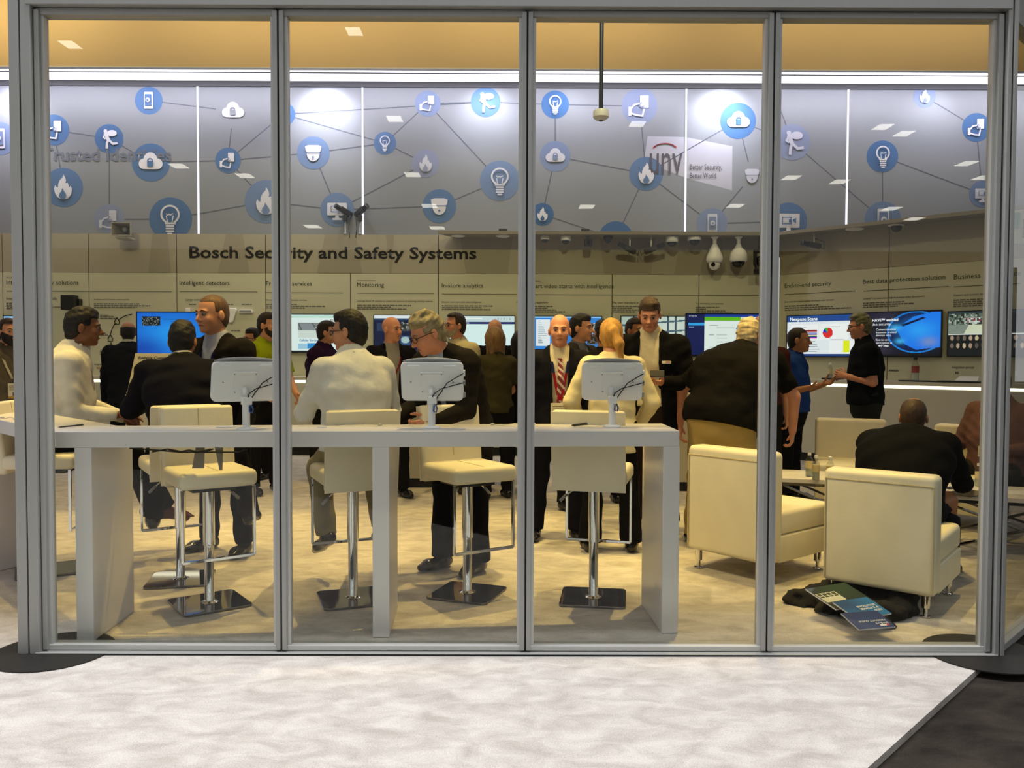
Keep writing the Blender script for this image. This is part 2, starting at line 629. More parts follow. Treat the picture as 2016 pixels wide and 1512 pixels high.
class Field:
    def __init__(s, res):
        s.res = res
        s.ops = []
        s.lo = np.full(3, 9.0)
        s.hi = np.full(3, -9.0)
        s.fine = None

    def _add(s, fn, lo, hi, k, sub=False):
        lo = np.array(lo, float)
        hi = np.array(hi, float)
        if not sub:
            s.lo = np.minimum(s.lo, lo)
            s.hi = np.maximum(s.hi, hi)
        s.ops.append((fn, lo, hi, k, sub))
        return s

    def cap(s, A, B, ra, rb, k=.02, flat=False, sub=False):
        A = np.array(A, float)
        B = np.array(B, float)
        d = B - A
        L2 = float(d @ d) + 1e-9
        L = L2 ** .5

        def fn(X, Y, Z):
            px, py, pz = X - A[0], Y - A[1], Z - A[2]
            t0 = (px * d[0] + py * d[1] + pz * d[2]) / L2
            t = np.clip(t0, 0, 1)
            r = np.sqrt((px - t * d[0]) ** 2 + (py - t * d[1]) ** 2 + (pz - t * d[2]) ** 2) - (ra + (rb - ra) * t)
            if flat:
                r = np.maximum(r, (t0 - 1) * L)
            return r
        m = max(ra, rb)
        return s._add(fn, np.minimum(A, B) - m, np.maximum(A, B) + m, k, sub)

    def seg(s, A, B, u, r0, r1, k=.02, flat=False):
        A = np.array(A, float)
        B = np.array(B, float)
        d = B - A
        L = float(np.linalg.norm(d)) + 1e-9
        w_ = d / L
        u = np.array(u, float)
        u = u - w_ * (u @ w_)
        u /= np.linalg.norm(u)
        v = np.cross(w_, u)

        def fn(X, Y, Z):
            px, py, pz = X - A[0], Y - A[1], Z - A[2]
            q = px * w_[0] + py * w_[1] + pz * w_[2]
            t = np.clip(q / L, 0, 1)
            a = r0[0] + (r1[0] - r0[0]) * t
            b = r0[1] + (r1[1] - r0[1]) * t
            du = px * u[0] + py * u[1] + pz * u[2]
            dv = px * v[0] + py * v[1] + pz * v[2]
            ex = q - t * L
            mn = np.minimum(a, b)
            g = np.sqrt((du / a) ** 2 + (dv / b) ** 2 + (ex / mn) ** 2) + 1e-6
            g2 = np.sqrt((du / a / a) ** 2 + (dv / b / b) ** 2 + (ex / mn / mn) ** 2) + 1e-6
            r = g * (g - 1) / g2
            if flat:
                r = np.maximum(r, q - L)
            return r
        m = max(*r0, *r1)
        return s._add(fn, np.minimum(A, B) - m, np.maximum(A, B) + m, k)

    def ell(s, C, r, M=None, k=.02, sub=False):
        C = np.array(C, float)
        r = np.array(r, float)
        Rm = np.array(M.to_3x3()) if M is not None else np.eye(3)

        def fn(X, Y, Z):
            px, py, pz = X - C[0], Y - C[1], Z - C[2]
            q = [px * Rm[0][i] + py * Rm[1][i] + pz * Rm[2][i] for i in range(3)]
            g = np.sqrt((q[0] / r[0]) ** 2 + (q[1] / r[1]) ** 2 + (q[2] / r[2]) ** 2) + 1e-6
            g2 = np.sqrt((q[0] / r[0] ** 2) ** 2 + (q[1] / r[1] ** 2) ** 2 + (q[2] / r[2] ** 2) ** 2) + 1e-6
            return g * (g - 1) / g2
        m = r.max()
        return s._add(fn, C - m, C + m, k, sub)

    def cut(s, fn):
        """keep where fn < 0"""
        s.ops.append((fn, None, None, 0, 'cut'))
        return s

    def bend(s, fn):
        s.ops.append((fn, None, None, 0, 'add'))
        return s

    def mesh(s):
        pad = s.res * 2.5 + .012
        ax = []
        for i in range(3):
            lo, hi = s.lo[i] - pad, s.hi[i] + pad
            if s.fine and s.fine[i]:
                f0, f1, fr = s.fine[i]
                f0, f1 = max(f0, lo), min(f1, hi)
                a = np.concatenate([np.arange(lo, f0 - fr * .5, s.res), np.arange(f0, f1, fr), np.arange(f1, hi + s.res, s.res)])
            else:
                a = np.arange(lo, hi + s.res, s.res)
            ax.append(a.astype(np.float32))
        xs, ys, zs = ax
        V = np.full((len(xs), len(ys), len(zs)), .3, np.float32)
        Xf, Yf, Zf = xs[:, None, None], ys[None, :, None], zs[None, None, :]
        for (fn, lo, hi, k, mode) in s.ops:
            if mode == 'cut':
                V = np.maximum(V, fn(Xf, Yf, Zf))
                continue
            if mode == 'add':
                V = V + fn(Xf, Yf, Zf)
                continue
            pd = k + s.res * 2 + .008
            sl = tuple(slice(max(0, np.searchsorted(ax[i], lo[i] - pd) - 1), np.searchsorted(ax[i], hi[i] + pd) + 1) for i in range(3))
            sub = V[sl]
            if sub.size == 0:
                continue
            d = fn(Xf[sl[0]], Yf[:, sl[1]], Zf[:, :, sl[2]])
            if mode is True:
                V[sl] = -smin(-sub, d, k)
            else:
                V[sl] = smin(sub, d, k)
        V[0] = V[-1] = .1
        V[:, 0] = V[:, -1] = .1
        V[:, :, 0] = V[:, :, -1] = .1
        return surface_nets(V, xs, ys, zs)

    def build(s, name, m, parent, M=None, extra=None, smooth=True):
        co, fc = s.mesh()
        if extra:
            e = np.array([tuple(v) for v in extra.v])
            q = np.array([f if len(f) == 4 else tuple(f) + (f[0],) * (4 - len(f)) for f in extra.f if len(f) in (3, 4)])
            fc = np.concatenate([fc, q + len(co)])
            co = np.concatenate([co, e])
        me = npmesh(name, co, fc)
        if extra:
            me.validate()
        me.materials.append(m)
        if smooth:
            me.polygons.foreach_set('use_smooth', np.ones(len(me.polygons), bool))
        return link(name, me, parent, M)


def folds(seed, amp, L=.09, tilt=1.0):
    rnd = random.Random(seed)
    w_ = []
    for i in range(6):
        f = 2 * PI / (L * rnd.uniform(.6, 1.5))
        w_.append((f * rnd.uniform(-.55, .55), f * rnd.uniform(-.4, .4), f * tilt * rnd.uniform(.55, 1), rnd.uniform(0, 6.28)))

    def fn(X, Y, Z):
        o = 0
        for (a, b, c, p) in w_:
            o = o + np.sin(a * X + b * Y + c * Z + p)
        return (np.abs(o / 2.2) ** 1.3 * np.sign(o) * amp * .55).astype(np.float32)
    return fn
# ================================================================== SETTING
M_ALU = mat('brushed_aluminium', '#a3a39e', rough=.45, metal=.25, var=.015, vscale=3, stretch=(30, 30, .6))
M_ALU2 = mat('brushed_aluminium_edge', '#c4c4be', rough=.4, metal=.25, var=.015, vscale=3, stretch=(30, 30, .6))
M_GASKET = mat('dark_gasket', '#2b2c2b', rough=.8)
M_GLASS = glass_mat('pane_glass', (.955, .965, .935))
M_CARPET = carpet_mat('grey_mottled_carpet', '#aaa39a', '#c7c1b8', 5.4, .36)
M_DARKC = carpet_mat('dark_hall_carpet', '#231f1b', '#3b352e', 3.0, .35)
M_BLACK = mat('black_steel', '#17140f', rough=.5)
M_WALL = mat('white_wall_board', '#c6c3a8', rough=.6, var=.02, vscale=1.5)
M_BAND = mat('taupe_wall_band', '#a39b86', rough=.6, var=.03, vscale=1.5)
M_BAND2 = mat('taupe_wall_facet', '#948c78', rough=.6, var=.03, vscale=1.5)
M_SHELF = mat('shelf_laminate', '#857d6c', rough=.6, var=.03)
M_FABRIC = mat('printed_wall_fabric', '#80848b', rough=.95, var=.05, vscale=.7, bump=.1, bscale=180)
M_HEADER = mat('tan_header_fabric', '#c9b088', rough=.95, var=.04, vscale=.6)
M_LINE = mat('printed_line', '#565b68', rough=.95, var=0)
M_WHITEP = mat('white_print', '#d2d4dc', rough=.95, var=0)
M_COVE = emis('cove_light', '#eceaff', 4.5)
M_DIV = emis('divider_glow', '#e4e2f0', 1.5)  # glow stands in for light caught by the white divider edges
M_LED = emis('led_light', '#fff7dc', 3.0)
M_INK = mat('black_ink', '#100f0e', rough=.8, var=0)
M_INK2 = mat('grey_ink', '#6b675c', rough=.8, var=0)
M_INKG = mat('green_grey_ink', '#3f4a3a', rough=.8, var=0)
M_RED = mat('red_ink', '#a02420', rough=.8, var=0)
M_PLINTH = mat('dark_plinth', '#1e1a15', rough=.7)
M_CABINET = mat('white_cabinet_lacquer', '#d0c9b4', rough=.32, var=.02, vscale=1.2)

YB = 12.4
BACK = Frame((0, YB, 0), 0)
ZT = P(500, 461, YB).z                      # top of the lower wall
ZBAND = P(640, 538, YB).z
c_ = P(1533, 600, YB)
RIGHT = Frame((c_.x, YB, 0), R(-45))

# floors
b = MB()
pl = [(-14, 13.6), (-14, -4)] + [(1.266 * .97 - .9, 2.94 * .97 - .9 - 3.1)]
e0, e1 = G(1708, 1512), G(1903, 1336)
ed = (e1 - e0).normalized()
pa, pb = e0 - ed * 7, e1 + ed * 9
b.prism([(-14, 14), (-14, -4), (pa.x, pa.y), (pb.x, pb.y), (pb.x, 14)], -.03, 0)
fl = b.build('floor', M_CARPET)
tag(fl, 'light grey mottled carpet of the booth running out under the glass', kind='structure')
b = MB()
b.box(-50, 50, -40, 40, -.06, -.031)
fl2 = b.build('floor', M_DARKC)
tag(fl2, 'dark brown hall carpet beyond the diagonal carpet edge', kind='structure')

M_DRAPE = mat('added_dark_drape', '#2c2a28', rough=.95)  # unseen drapes added so the panes mirror dark, not the bright world
for (x0, x1, y0, y1, nm, lb) in ((-45, 45, -32, -31.8, 'wall_front', 'unseen dark drape added behind the viewer to darken the low reflections'), (-45, -44.8, -32, 30, 'wall_left', 'unseen dark drape added along the left side of the hall'), (44.8, 45, -32, 30, 'wall_outer', 'unseen dark drape added along the right side of the hall')):
    tag(MB().box(x0, x1, y0, y1, -.03, 6.5).build(nm, M_DRAPE), lb, kind='structure')

# ---------------- lower back wall: tall panels in two rows with open joints
wall_back = empty('wall_back', BACK.mat())
tag(wall_back, 'white booth back wall with taupe header band and printed headings', kind='structure')
seams = [BACK.uv(px, 550)[0] for px in (5, 175, 348, 523, 690, 863)]
dx = (seams[-1] - seams[0]) / 5
us = [seams[0] - dx * 2, seams[0] - dx] + seams + [seams[-1] + dx, seams[-1] + 2 * dx, seams[-1] + 3 * dx, c_.x]
us = [u for u in us if u <= c_.x + .01]
for i in range(len(us) - 1):
    g_ = .006
    b = MB().box(us[i] + g_, us[i + 1] - g_, 0, .05, 0, ZBAND - .003)
    o = b.build('panel', M_WALL, wall_back)
    b = MB().box(us[i] + g_, us[i + 1] - g_, 0, .05, ZBAND + .001, ZT)
    o = b.build('header_panel', M_BAND, wall_back)
    tag(o, 'taupe header panel above the white panels')
o = MB().box(us[0], c_.x, .045, .09, 0, ZT).build('backing', mat('joint_shadow', '#3b372f'), wall_back)
# faceted lighter and darker shapes printed on the header band
rf = random.Random(3)
for px0, px1, sl in ((445, 478, -1), (640, 700, -1), (760, 776, .4), (905, 1010, .8), (1180, 1290, .6), (300, 330, -.5), (1340, 1420, -.8)):
    u0, u1 = BACK.uv(px0, 500)[0], BACK.uv(px1, 500)[0]
    b = MB()
    b.add([(u0 + .12 * sl, -.002, ZBAND + .004), (u1 - .1 * sl, -.002, ZBAND + .004), (u1, -.002, ZT - .004), (u0, -.002, ZT - .004)], [(0, 1, 2, 3)])
    b.build('printed_facet', M_BAND2, wall_back)


def wtext(F, par, s, name, m, px0, py, px1=None, cap=None, bold=0.0, off=-.004):
    u0, z = F.uv(px0, py)
    wd = None
    if px1 is not None:
        wd = F.uv(px1, py)[0] - u0
    return text(s, name, m, par, u0, z, y=off, width=wd, cap=cap, bold=bold)


pxm = YB / F_PX
wtext(BACK, wall_back, 'Bosch Security and Safety Systems', 'title_lettering', M_INK, 373, 507.5, 938, cap=.178, bold=.022)
for s, x0, y, x1, m in (('Integrated security solutions', 13, 560, 155, M_INK), ('Intelligent detectors', 354, 561, 452, M_INK), ('Profitable services', 524, 562, 614, M_INK),
                        ('Monitoring', 703, 564.5, 756, M_INK), ('In-store analytics', 870, 566, 951, M_INK), ('Smart video starts with intelligence', 1040, 567, 1208, M_INKG)):
    wtext(BACK, wall_back, s, 'heading_lettering', m, x0, y, x1)
for s, x0, y, x1 in (('Mobility', 13, 548, 29), ('Cloud based Services', 703, 553, 740), ('Video Systems', 1036, 555, 1064)):
    wtext(BACK, wall_back, s, 'small_heading_lettering', M_INK2, x0, y, x1)
for s, x0, y, x1 in (('Integrated video and video walls', 13, 590, 112), ('A-Series and G-Series control panels', 185, 591, 255), ('Large commercial', 366, 592, 412),
                     ('Grow your business with installer services', 524, 592, 604), ('Leverage Bosch IP cameras to create new sources of recurring monthly revenue', 703, 594, 852),
                     ('Enhance your store with data intelligence', 870, 596, 947), ('Cameras for every application', 1016, 597, 1079), ('The new standard in surveillance', 1204, 598, 1290),
                     ('For demanding environments', 1370, 599, 1424)):
    wtext(BACK, wall_back, s, 'subheading_lettering', M_INK2, x0, y, x1, bold=.012)
rule = MB()
for x0, x1, y in ((13, 338, 573), (354, 507, 574), (524, 676, 576), (703, 854, 577), (870, 1018, 579), (1036, 1500, 580)):
    u0, z = BACK.uv(x0, y)
    u1 = BACK.uv(x1, y)[0]
    MB().add([(u0, -.003, z - .005), (u1, -.003, z - .005), (u1, -.003, z + .005), (u0, -.003, z + .005)], [(0, 1, 2, 3)]).build('printed_rule', M_INK2, wall_back)
for x0, y0, ends in ((13, 596, (60, 95, 120, 100)), (185, 597, (275, 296, 270)), (524, 598, (585, 640, 600)), (703, 600, (810, 770, 800)),
                     (870, 601, (970, 950, 968)), (1036, 602, (1088, 1078, 1095, 1115)), (1204, 602, (1262, 1245, 1270, 1250)), (1370, 604, (1416, 1390, 1428, 1445)),
                     (197, 622, (224, 228)), (195, 655, (208, 214)), (197, 692, (212, 214)), (372, 598, (386,)), (440, 598, (460,)), (476, 598, (496,)), (455, 650, (476,))):
    rows = []
    for i, e in enumerate(ends):
        u0, z = BACK.uv(x0, y0 + i * 3.6)
        rows.append((u0, BACK.uv(e, y0)[0], z - .016, .016))
    bars('paragraph_print', M_INK2, wall_back, rows)
wtext(BACK, wall_back, 'Intrusion', 'label_lettering', M_INK2, 197, 622, 214, cap=.03, bold=.01)
wtext(BACK, wall_back, 'Fire', 'label_lettering', M_INK2, 189, 655, 196, cap=.03, bold=.01)
wtext(BACK, wall_back, 'Automation', 'label_lettering', M_INK2, 197, 692, 219, cap=.03, bold=.01)
wtext(BACK, wall_back, 'Integration partner', 'label_lettering', M_INK2, 186, 719, 222, cap=.03, bold=.01)
wtext(BACK, wall_back, 'BOSCH', 'label_lettering', M_RED, 191, 726.5, 204, cap=.03, bold=.02)
# round diagram on the intrusion panel
cx, cz = BACK.uv(265, 666)
rr = .36
for a0, a1 in ((95, 130), (142, 172), (190, 232)):
    pts = [(cx + rr * math.cos(R(a)), -.004, cz + rr * math.sin(R(a))) for a in np.linspace(a0, a1, 10)]
    MB().tube(pts, .006, 4).build('printed_arc', M_INK, wall_back)
for a in (136, 181, 240):
    q = (cx + rr * math.cos(R(a)), -.004, cz + rr * math.sin(R(a)))
    MB().tube([(q[0], q[1], q[2] + .06), (q[0] - .035, q[1], q[2]), (q[0] - .03, q[1], q[2] - .04), (q[0] + .03, q[1], q[2] - .04), (q[0] + .035, q[1], q[2]), (q[0], q[1], q[2] + .06)], .007, 4).build('printed_symbol', M_INK, wall_back)

# ---------------- right wall, turned 45 degrees
wall_right = empty('wall_right', RIGHT.mat())
tag(wall_right, 'white booth side wall turned towards the viewer with taupe band', kind='structure')
ru = [0, RIGHT.uv(1750, 520)[0]]
ru += [ru[1] + 1.42, ru[1] + 2.84]
for i in range(3):
    MB().box(ru[i] + .006, ru[i + 1] - .006, 0, .05, 0, ZBAND - .003).build('panel', M_WALL, wall_right)
    tag(MB().box(ru[i] + .006, ru[i + 1] - .006, 0, .05, ZBAND + .001, ZT).build('header_panel', M_BAND, wall_right), 'taupe header panel above the white panels')
MB().box(0, ru[-1], .045, .09, 0, ZT).build('backing', MATS['joint_shadow'], wall_right)
for s, x0, y, x1 in (('End-to-end security', 1545, 567, 1636), ('Best data protection solution', 1699, 559, 1861), ('Business intelligence', 1878, 550, 2010)):
    u0, z = RIGHT.uv(x0, y)
    wtext(RIGHT, wall_right, s, 'heading_lettering', M_INKG, x0, y, x1)
for s, x0, y, x1 in (('Data security solution jointly developed with Genetec', 1545, 596, 1642), ('CHAVE\u2122 (Credentialed High-Assurance Video Encryption)', 1699, 590, 1820), ('Capture and convert data into', 1877, 583, 1950)):
    wtext(RIGHT, wall_right, s, 'subheading_lettering', M_INK2, x0, y, x1, bold=.012)
for x0, y0, x1, y1 in ((1545, 580, 1685, 574), (1699, 573, 1868, 566), (1878, 565, 2010, 560)):
    u0, z = RIGHT.uv(x0, y0)
    u1 = RIGHT.uv(x1, y1)[0]
    MB().add([(u0, -.003, z - .005), (u1, -.003, z - .005), (u1, -.003, z + .005), (u0, -.003, z + .005)], [(0, 1, 2, 3)]).build('printed_rule', M_INK2, wall_right)
for x0, y0, ends in ((1545, 602, (1612, 1640, 1676)), (1699, 596, (1780, 1800, 1768)), (1877, 590, (1950, 1962, 1945, 1958))):
    rows = []
    for i, e in enumerate(ends):
        u0, z = RIGHT.uv(x0, y0 + i * 4.0)
        rows.append((u0, RIGHT.uv(e, y0)[0], z - .016, .016))
    bars('paragraph_print', M_INK2, wall_right, rows)
wtext(RIGHT, wall_right, 'Integration partner', 'label_lettering', M_INK2, 1874, 725, 1919, cap=.035, bold=.01)
wtext(RIGHT, wall_right, 'ISS', 'label_lettering', M_INK, 1881, 736, 1888, cap=.03, bold=.03)
wtext(RIGHT, wall_right, 'intemado', 'label_lettering', M_INK, 1750, 731, 1769, cap=.035, bold=.02)

# ---------------- camera shelf along the wall tops
shelf = empty('trim_1')
tag(shelf, 'taupe camera shelf running along the top of both walls', kind='structure')
pA, pB, pC = P(862, 455, YB - .34), P(900, 462, YB), P(1533, 470, YB)
sh0 = c_.x
k45 = .34 * math.tan(R(22.5))
poly = [(pB.x - .06, YB - .001), (pA.x, YB - .34), (sh0 - k45, YB - .34)]
q = RIGHT.mat() @ Vector((k45, -.34, 0))
farL, farR = RIGHT.mat() @ Vector((ru[-1], -.34, 0)), RIGHT.mat() @ Vector((ru[-1], -.001, 0))
MB().prism([poly[0], poly[1], poly[2], (sh0, YB - .001)][::1], ZT - .035, ZT + .012).build('shelf_board', M_SHELF, shelf)
MB().prism([(sh0, YB - .001), (sh0 - k45, YB - .34), (farL.x, farL.y), (farR.x, farR.y)], ZT - .035, ZT + .012).build('shelf_board', M_SHELF, shelf)

# ---------------- printed fabric wall above, header and cove
FAB = Frame((0, YB + .06, 0), 0)
wall_top = empty('wall_top', FAB.mat())
tag(wall_top, 'tall blue-grey printed fabric wall with linked security icons', kind='structure')
ZF = P(1000, 160, YB + .06).z
du = [FAB.uv(px, 300)[0] for px in (75, 390, 714, 1033, 1350, 1668)]
dw = (du[-1] - du[0]) / 5
du = [du[0] - 2 * dw, du[0] - dw] + du + [du[-1] + dw, du[-1] + 2 * dw]
for i in range(len(du) - 1):
    MB().box(du[i] + .012, du[i + 1] - .012, 0, .03, ZT - .3, ZF + .12).build('fabric_panel', M_FABRIC, wall_top)
    MB().box(du[i] - .014, du[i] + .014, -.012, .03, ZT - .3, ZF + .03).build('divider_strip', M_DIV, wall_top)
MB().box(du[0], du[-1], .03, .06, ZT - .3, ZF + .12).build('backing', MATS['joint_shadow'], wall_top)
o = MB().box(du[0], du[-1], -.03, 0, ZF - .10, ZF + .06).build('top_rail', mat('dark_rail', '#3a3a40'), wall_top)

YH = 11.55
ZH = P(1000, 134, YH).z
header = empty('trim_2')
tag(header, 'tan fabric header hanging above the white cove light', kind='structure')
MB().box(-14, 14, YH, YH + .05, ZH, 6.5).build('header_face', M_HEADER, header)
MB().box(-14, 14, YH + .0, YH + .09, ZH - .012, ZH).build('header_hem', M_WHITEP, header)
for (yy_, p0, p1) in ((YH + .12, 132.5, 145), (YB - .22, 144.5, 159)):
    za, zb = P(1008, p1, yy_).z, P(1008, p0, yy_).z
    MB().box(-14, 14, yy_, yy_ + .05, za, zb).build('cove_strip', M_COVE, header)
za = P(1008, 146.5, YH + .12).z
MB().box(-14, 14, YH + .11, YH + .125, za, za + .012).build('cove_rail', MATS['dark_rail'], header)
ceil = MB().box(-14, 14, 4.02, 12.6, 6.5, 6.56).build('ceiling', mat('canopy_fabric', '#b8a98a', rough=.95))
tag(ceil, 'fabric canopy over the booth', kind='structure')

tag(MB().box(-14, 14, 4.02, 4.07, 3.42, 6.5).build('trim_7', mat('canopy_fabric', '#b8a98a', rough=.95)), 'unseen fabric fascia added above the glass front to block the hall lamps', kind='structure')  # unseen, added to keep hall light off the booth floor
# ---------------- printed icons
DISC = {}


def disc_mat(k):
    """k 0 faint mauve, 1 strong blue"""
    if k not in DISC:
        a, b_ = np.array([0x84, 0x88, 0xa0]), np.array([0x3a, 0x60, 0x90])
        c = (a + (b_ - a) * k).astype(int)
        DISC[k] = (mat('disc_print_%d' % int(k * 100), '#%02x%02x%02x' % tuple(c), rough=.95, var=.03),
                   mat('sym_print_%d' % int(k * 100), '#%02x%02x%02x' % tuple((np.array([0xb0, 0xb3, 0xc2]) + k * np.array([0x28, 0x26, 0x20])).astype(int)), rough=.95, var=0))
    return DISC[k]


def circ(cx, cy, r, n=24, a0=0, a1=360, ry=None):
    ry = ry or r
    m = n if a1 - a0 == 360 else n + 1
    return [(cx + r * math.cos(R(a0 + (a1 - a0) * i / n)), cy + ry * math.sin(R(a0 + (a1 - a0) * i / n))) for i in range(m)]


def rrect(x0, y0, x1, y1, r=.06):
    o = []
    for (cx, cy, a) in ((x1 - r, y1 - r, 0), (x0 + r, y1 - r, 90), (x0 + r, y0 + r, 180), (x1 - r, y0 + r, 270)):
        o += circ(cx, cy, r, 4, a, a + 90)
    return o


def stroke(pts, w_):
    """list of quads for a flat stroke"""
    out = []
    for (a, b_) in zip(pts[:-1], pts[1:]):
        dx_, dy_ = b_[0] - a[0], b_[1] - a[1]
        l = math.hypot(dx_, dy_) or 1
        ex, ey = dx_ / l * w_ * .4, dy_ / l * w_ * .4
        nx, ny = -dy_ / l * w_ / 2, dx_ / l * w_ / 2
        out.append([(a[0] - ex + nx, a[1] - ey + ny), (a[0] - ex - nx, a[1] - ey - ny), (b_[0] + ex - nx, b_[1] + ey - ny), (b_[0] + ex + nx, b_[1] + ey + ny)])
    return out


def S_bulb():
    W, D = [], []
    arc = circ(0, .2, .40, 20, -60, 240)
    W += stroke([(.20, -.22)] + arc + [(-.20, -.22), (.20, -.22)], .085)
    for i in range(4):
        y = -.34 - i * .12
        W.append(rrect(-.2 + (.08 if i == 3 else 0), y - .04, .2 - (.08 if i == 3 else 0), y + .04, .035))
    W += stroke([(-.10, -.2), (-.16, .12)], .045) + stroke([(.10, -.2), (.16, .12)], .045) + stroke([(-.16, .22), (-.09, .15), (-.03, .2), (.03, .15), (.09, .2), (.16, .22)], .04)
    return W, D


FLAME = [(-.08, -.62), (-.28, -.52), (-.42, -.30), (-.46, -.05), (-.40, .12), (-.34, .02), (-.26, -.02), (-.24, .16), (-.16, .36), (-.02, .50), (.02, .66), (.12, .50), (.16, .34), (.13, .20), (.24, .24),
         (.28, .12), (.32, .0), (.40, .08), (.46, -.1), (.42, -.34), (.28, -.54), (.08, -.62)]


def S_flame():
    return [FLAME], [[(-.09, -.6), (-.2, -.46), (-.15, -.3), (-.07, -.22), (-.02, -.05), (.07, -.2), (.13, -.28), (.19, -.42), (.09, -.6)]]


def S_card():
    W = [rrect(.02, -.10, .5, .58, .04), [(-.62, -.55), (-.44, -.55), (-.44, -.05), (-.62, -.05)]]
    W += stroke([(-.44, -.12), (-.3, .06), (-.05, .12), (.16, .1)], .1) + stroke([(-.44, -.42), (-.15, -.52), (.16, -.55), (.24, -.2)], .1)
    D = stroke(circ(.12, .04, .12, 10, 90, 330), .05)
    return W, D


def S_thief():
    W = [circ(-.22, .5, .13, 14), circ(.22, .36, .34, 18, ry=.22)]
    W += stroke([(-.2, .3), (-.02, -.12)], .24) + stroke([(0, -.1), (.28, -.36), (.56, -.32)], .15) + stroke([(-.05, -.12), (-.12, -.36), (-.14, -.64)], .16) + stroke([(-.25, .28), (-.36, .08), (-.24, -.02)], .1)
    return W, []


def S_cloud():
    W = [circ(-.34, -.08, .28, 18), circ(.36, -.08, .28, 18), circ(.0, .16, .36, 20), rrect(-.34, -.36, .36, .05, .1)]
    D = [rrect(-.16, -.24, .16, .06, .03)] + stroke(circ(0, .06, .12, 10, 0, 180), .06)
    return W, D


def S_dome():
    W = [[(-.5, .38), (-.46, .12), (-.36, .0), (.36, .0), (.46, .12), (.5, .38), (.3, .46), (-.3, .46)], circ(0, -.02, .40, 16, 180, 360, ry=.5)]
    D = stroke([(-.44, .02), (.44, .02)], .03) + [circ(.0, -.28, .07, 10)]
    return W, D


def S_monitor():
    W = [rrect(-.58, -.34, .58, .40, .05), [(-.12, -.5), (.12, -.5), (.1, -.34), (-.1, -.34)], rrect(-.28, -.62, .28, -.5, .05)]
    D = stroke([(-.34, -.14), (.12, -.14), (.12, .2), (-.34, .2), (-.34, -.14)], .05) + [[(.2, 0), (.38, -.12), (.38, .18), (.2, .08)]] + [[(.0, -.08), (.12, -.08), (.12, .12), (.0, .12)]]
    return W, D


def S_phone():
    W = [rrect(-.32, -.6, .32, .6, .07)]
    D = [rrect(-.24, -.40, .24, .42, .02)]
    W2 = [circ(0, 0, .16, 14)]
    return W, D, W2, [rrect(-.07, -.08, .07, .04, .01)]


SYM = dict(bulb=S_bulb, flame=S_flame, card=S_card, thief=S_thief, cloud=S_cloud, dome=S_dome, monitor=S_monitor, phone=S_phone)
ICONS = [  # kind, px, py, radius px, strength, disc?
    ('phone', 0, 273, 32, .35, 1), ('card', 106, 256, 30, .85, 1), ('thief', 215, 273, 28, .9, 1), ('phone', 293, 198, 27, .8, 1), ('cloud', 297, 320, 37, .8, 1),
    ('flame', 125, 369, 38, .75, 1), ('card', 215, 432, 30, .15, 1), ('bulb', 336, 431, 42, .85, 1), ('cloud', 459, 219, 34, .3, 0), ('card', 449, 316, 25, .8, 1),
    ('flame', 524, 397, 42, .45, 1), ('bulb', 558, 225, 23, .9, 1), ('dome', 617, 301, 32, .5, 1), ('monitor', 664, 413, 33, .5, 1), ('card', 842, 204, 25, .3, 1), ('thief', 956, 201, 29, .75, 1),
    ('bulb', 758, 282, 22, .7, 1), ('flame', 838, 322, 27, .12, 1), ('dome', 865, 406, 33, .7, 1), ('bulb', 984, 356, 39, .45, 1), ('bulb', 1093, 206, 27, 1, 1), ('cloud', 1093, 308, 30, .3, 1),
    ('flame', 1068, 422, 22, 1, 1), ('card', 1259, 209, 35, .2, 1), ('flame', 1272, 342, 33, .65, 1), ('monitor', 1212, 470, 34, 1, 1), ('cloud', 1453, 238, 35, .95, 1), ('dome', 1480, 346, 28, .1, 0),
    ('phone', 1402, 440, 30, .25, 1), ('thief', 1560, 280, 35, .15, 1), ('monitor', 1552, 436, 37, .75, 1), ('bulb', 1737, 308, 31, .95, 1), ('flame', 1820, 190, 22, .25, 1), ('card', 1922, 251, 28, .95, 1),
    ('monitor', 1934, 382, 26, .5, 1), ('phone', 1738, 433, 36, .5, 1), ('cloud', 1512, 150, 24, .6, 1)]
for (kind, px, py, rp, k, disc) in ICONS:
    u, z = FAB.uv(px, py)
    r = rp * (YB + .06) / F_PX
    md, ms = disc_mat(k)

    def flat(polys, lay):
        b = MB()
        for ip, pgn in enumerate(polys):
            n = len(pgn)
            b.add([(u + x * r, -.002 - lay * .012 - ip * .0007, z + y * r) for x, y in pgn], [tuple(range(n))])
        return b
    par = wall_top
    if disc:
        zclip = ZT - .05
        par = flat([circ(0, 0, 1, 40)], 0).build('icon_disc', md, wall_top)
        tag(par, 'round %s icon printed on the fabric wall' % {'card': 'hand with card', 'thief': 'running burglar', 'cloud': 'locked cloud', 'dome': 'dome camera', 'bulb': 'light bulb', 'flame': 'flame', 'monitor': 'video monitor', 'phone': 'locked phone'}[kind])
    lays = SYM[kind]()
    for i, polys in enumerate(lays):
        if polys:
            o = flat(polys, 1 + i).build('icon_symbol' if i == 0 else 'icon_detail', ms if i % 2 == 0 else (md if disc else M_FABRIC), par)
            if len(polys) > 1:
                o['kind'] = 'stuff'
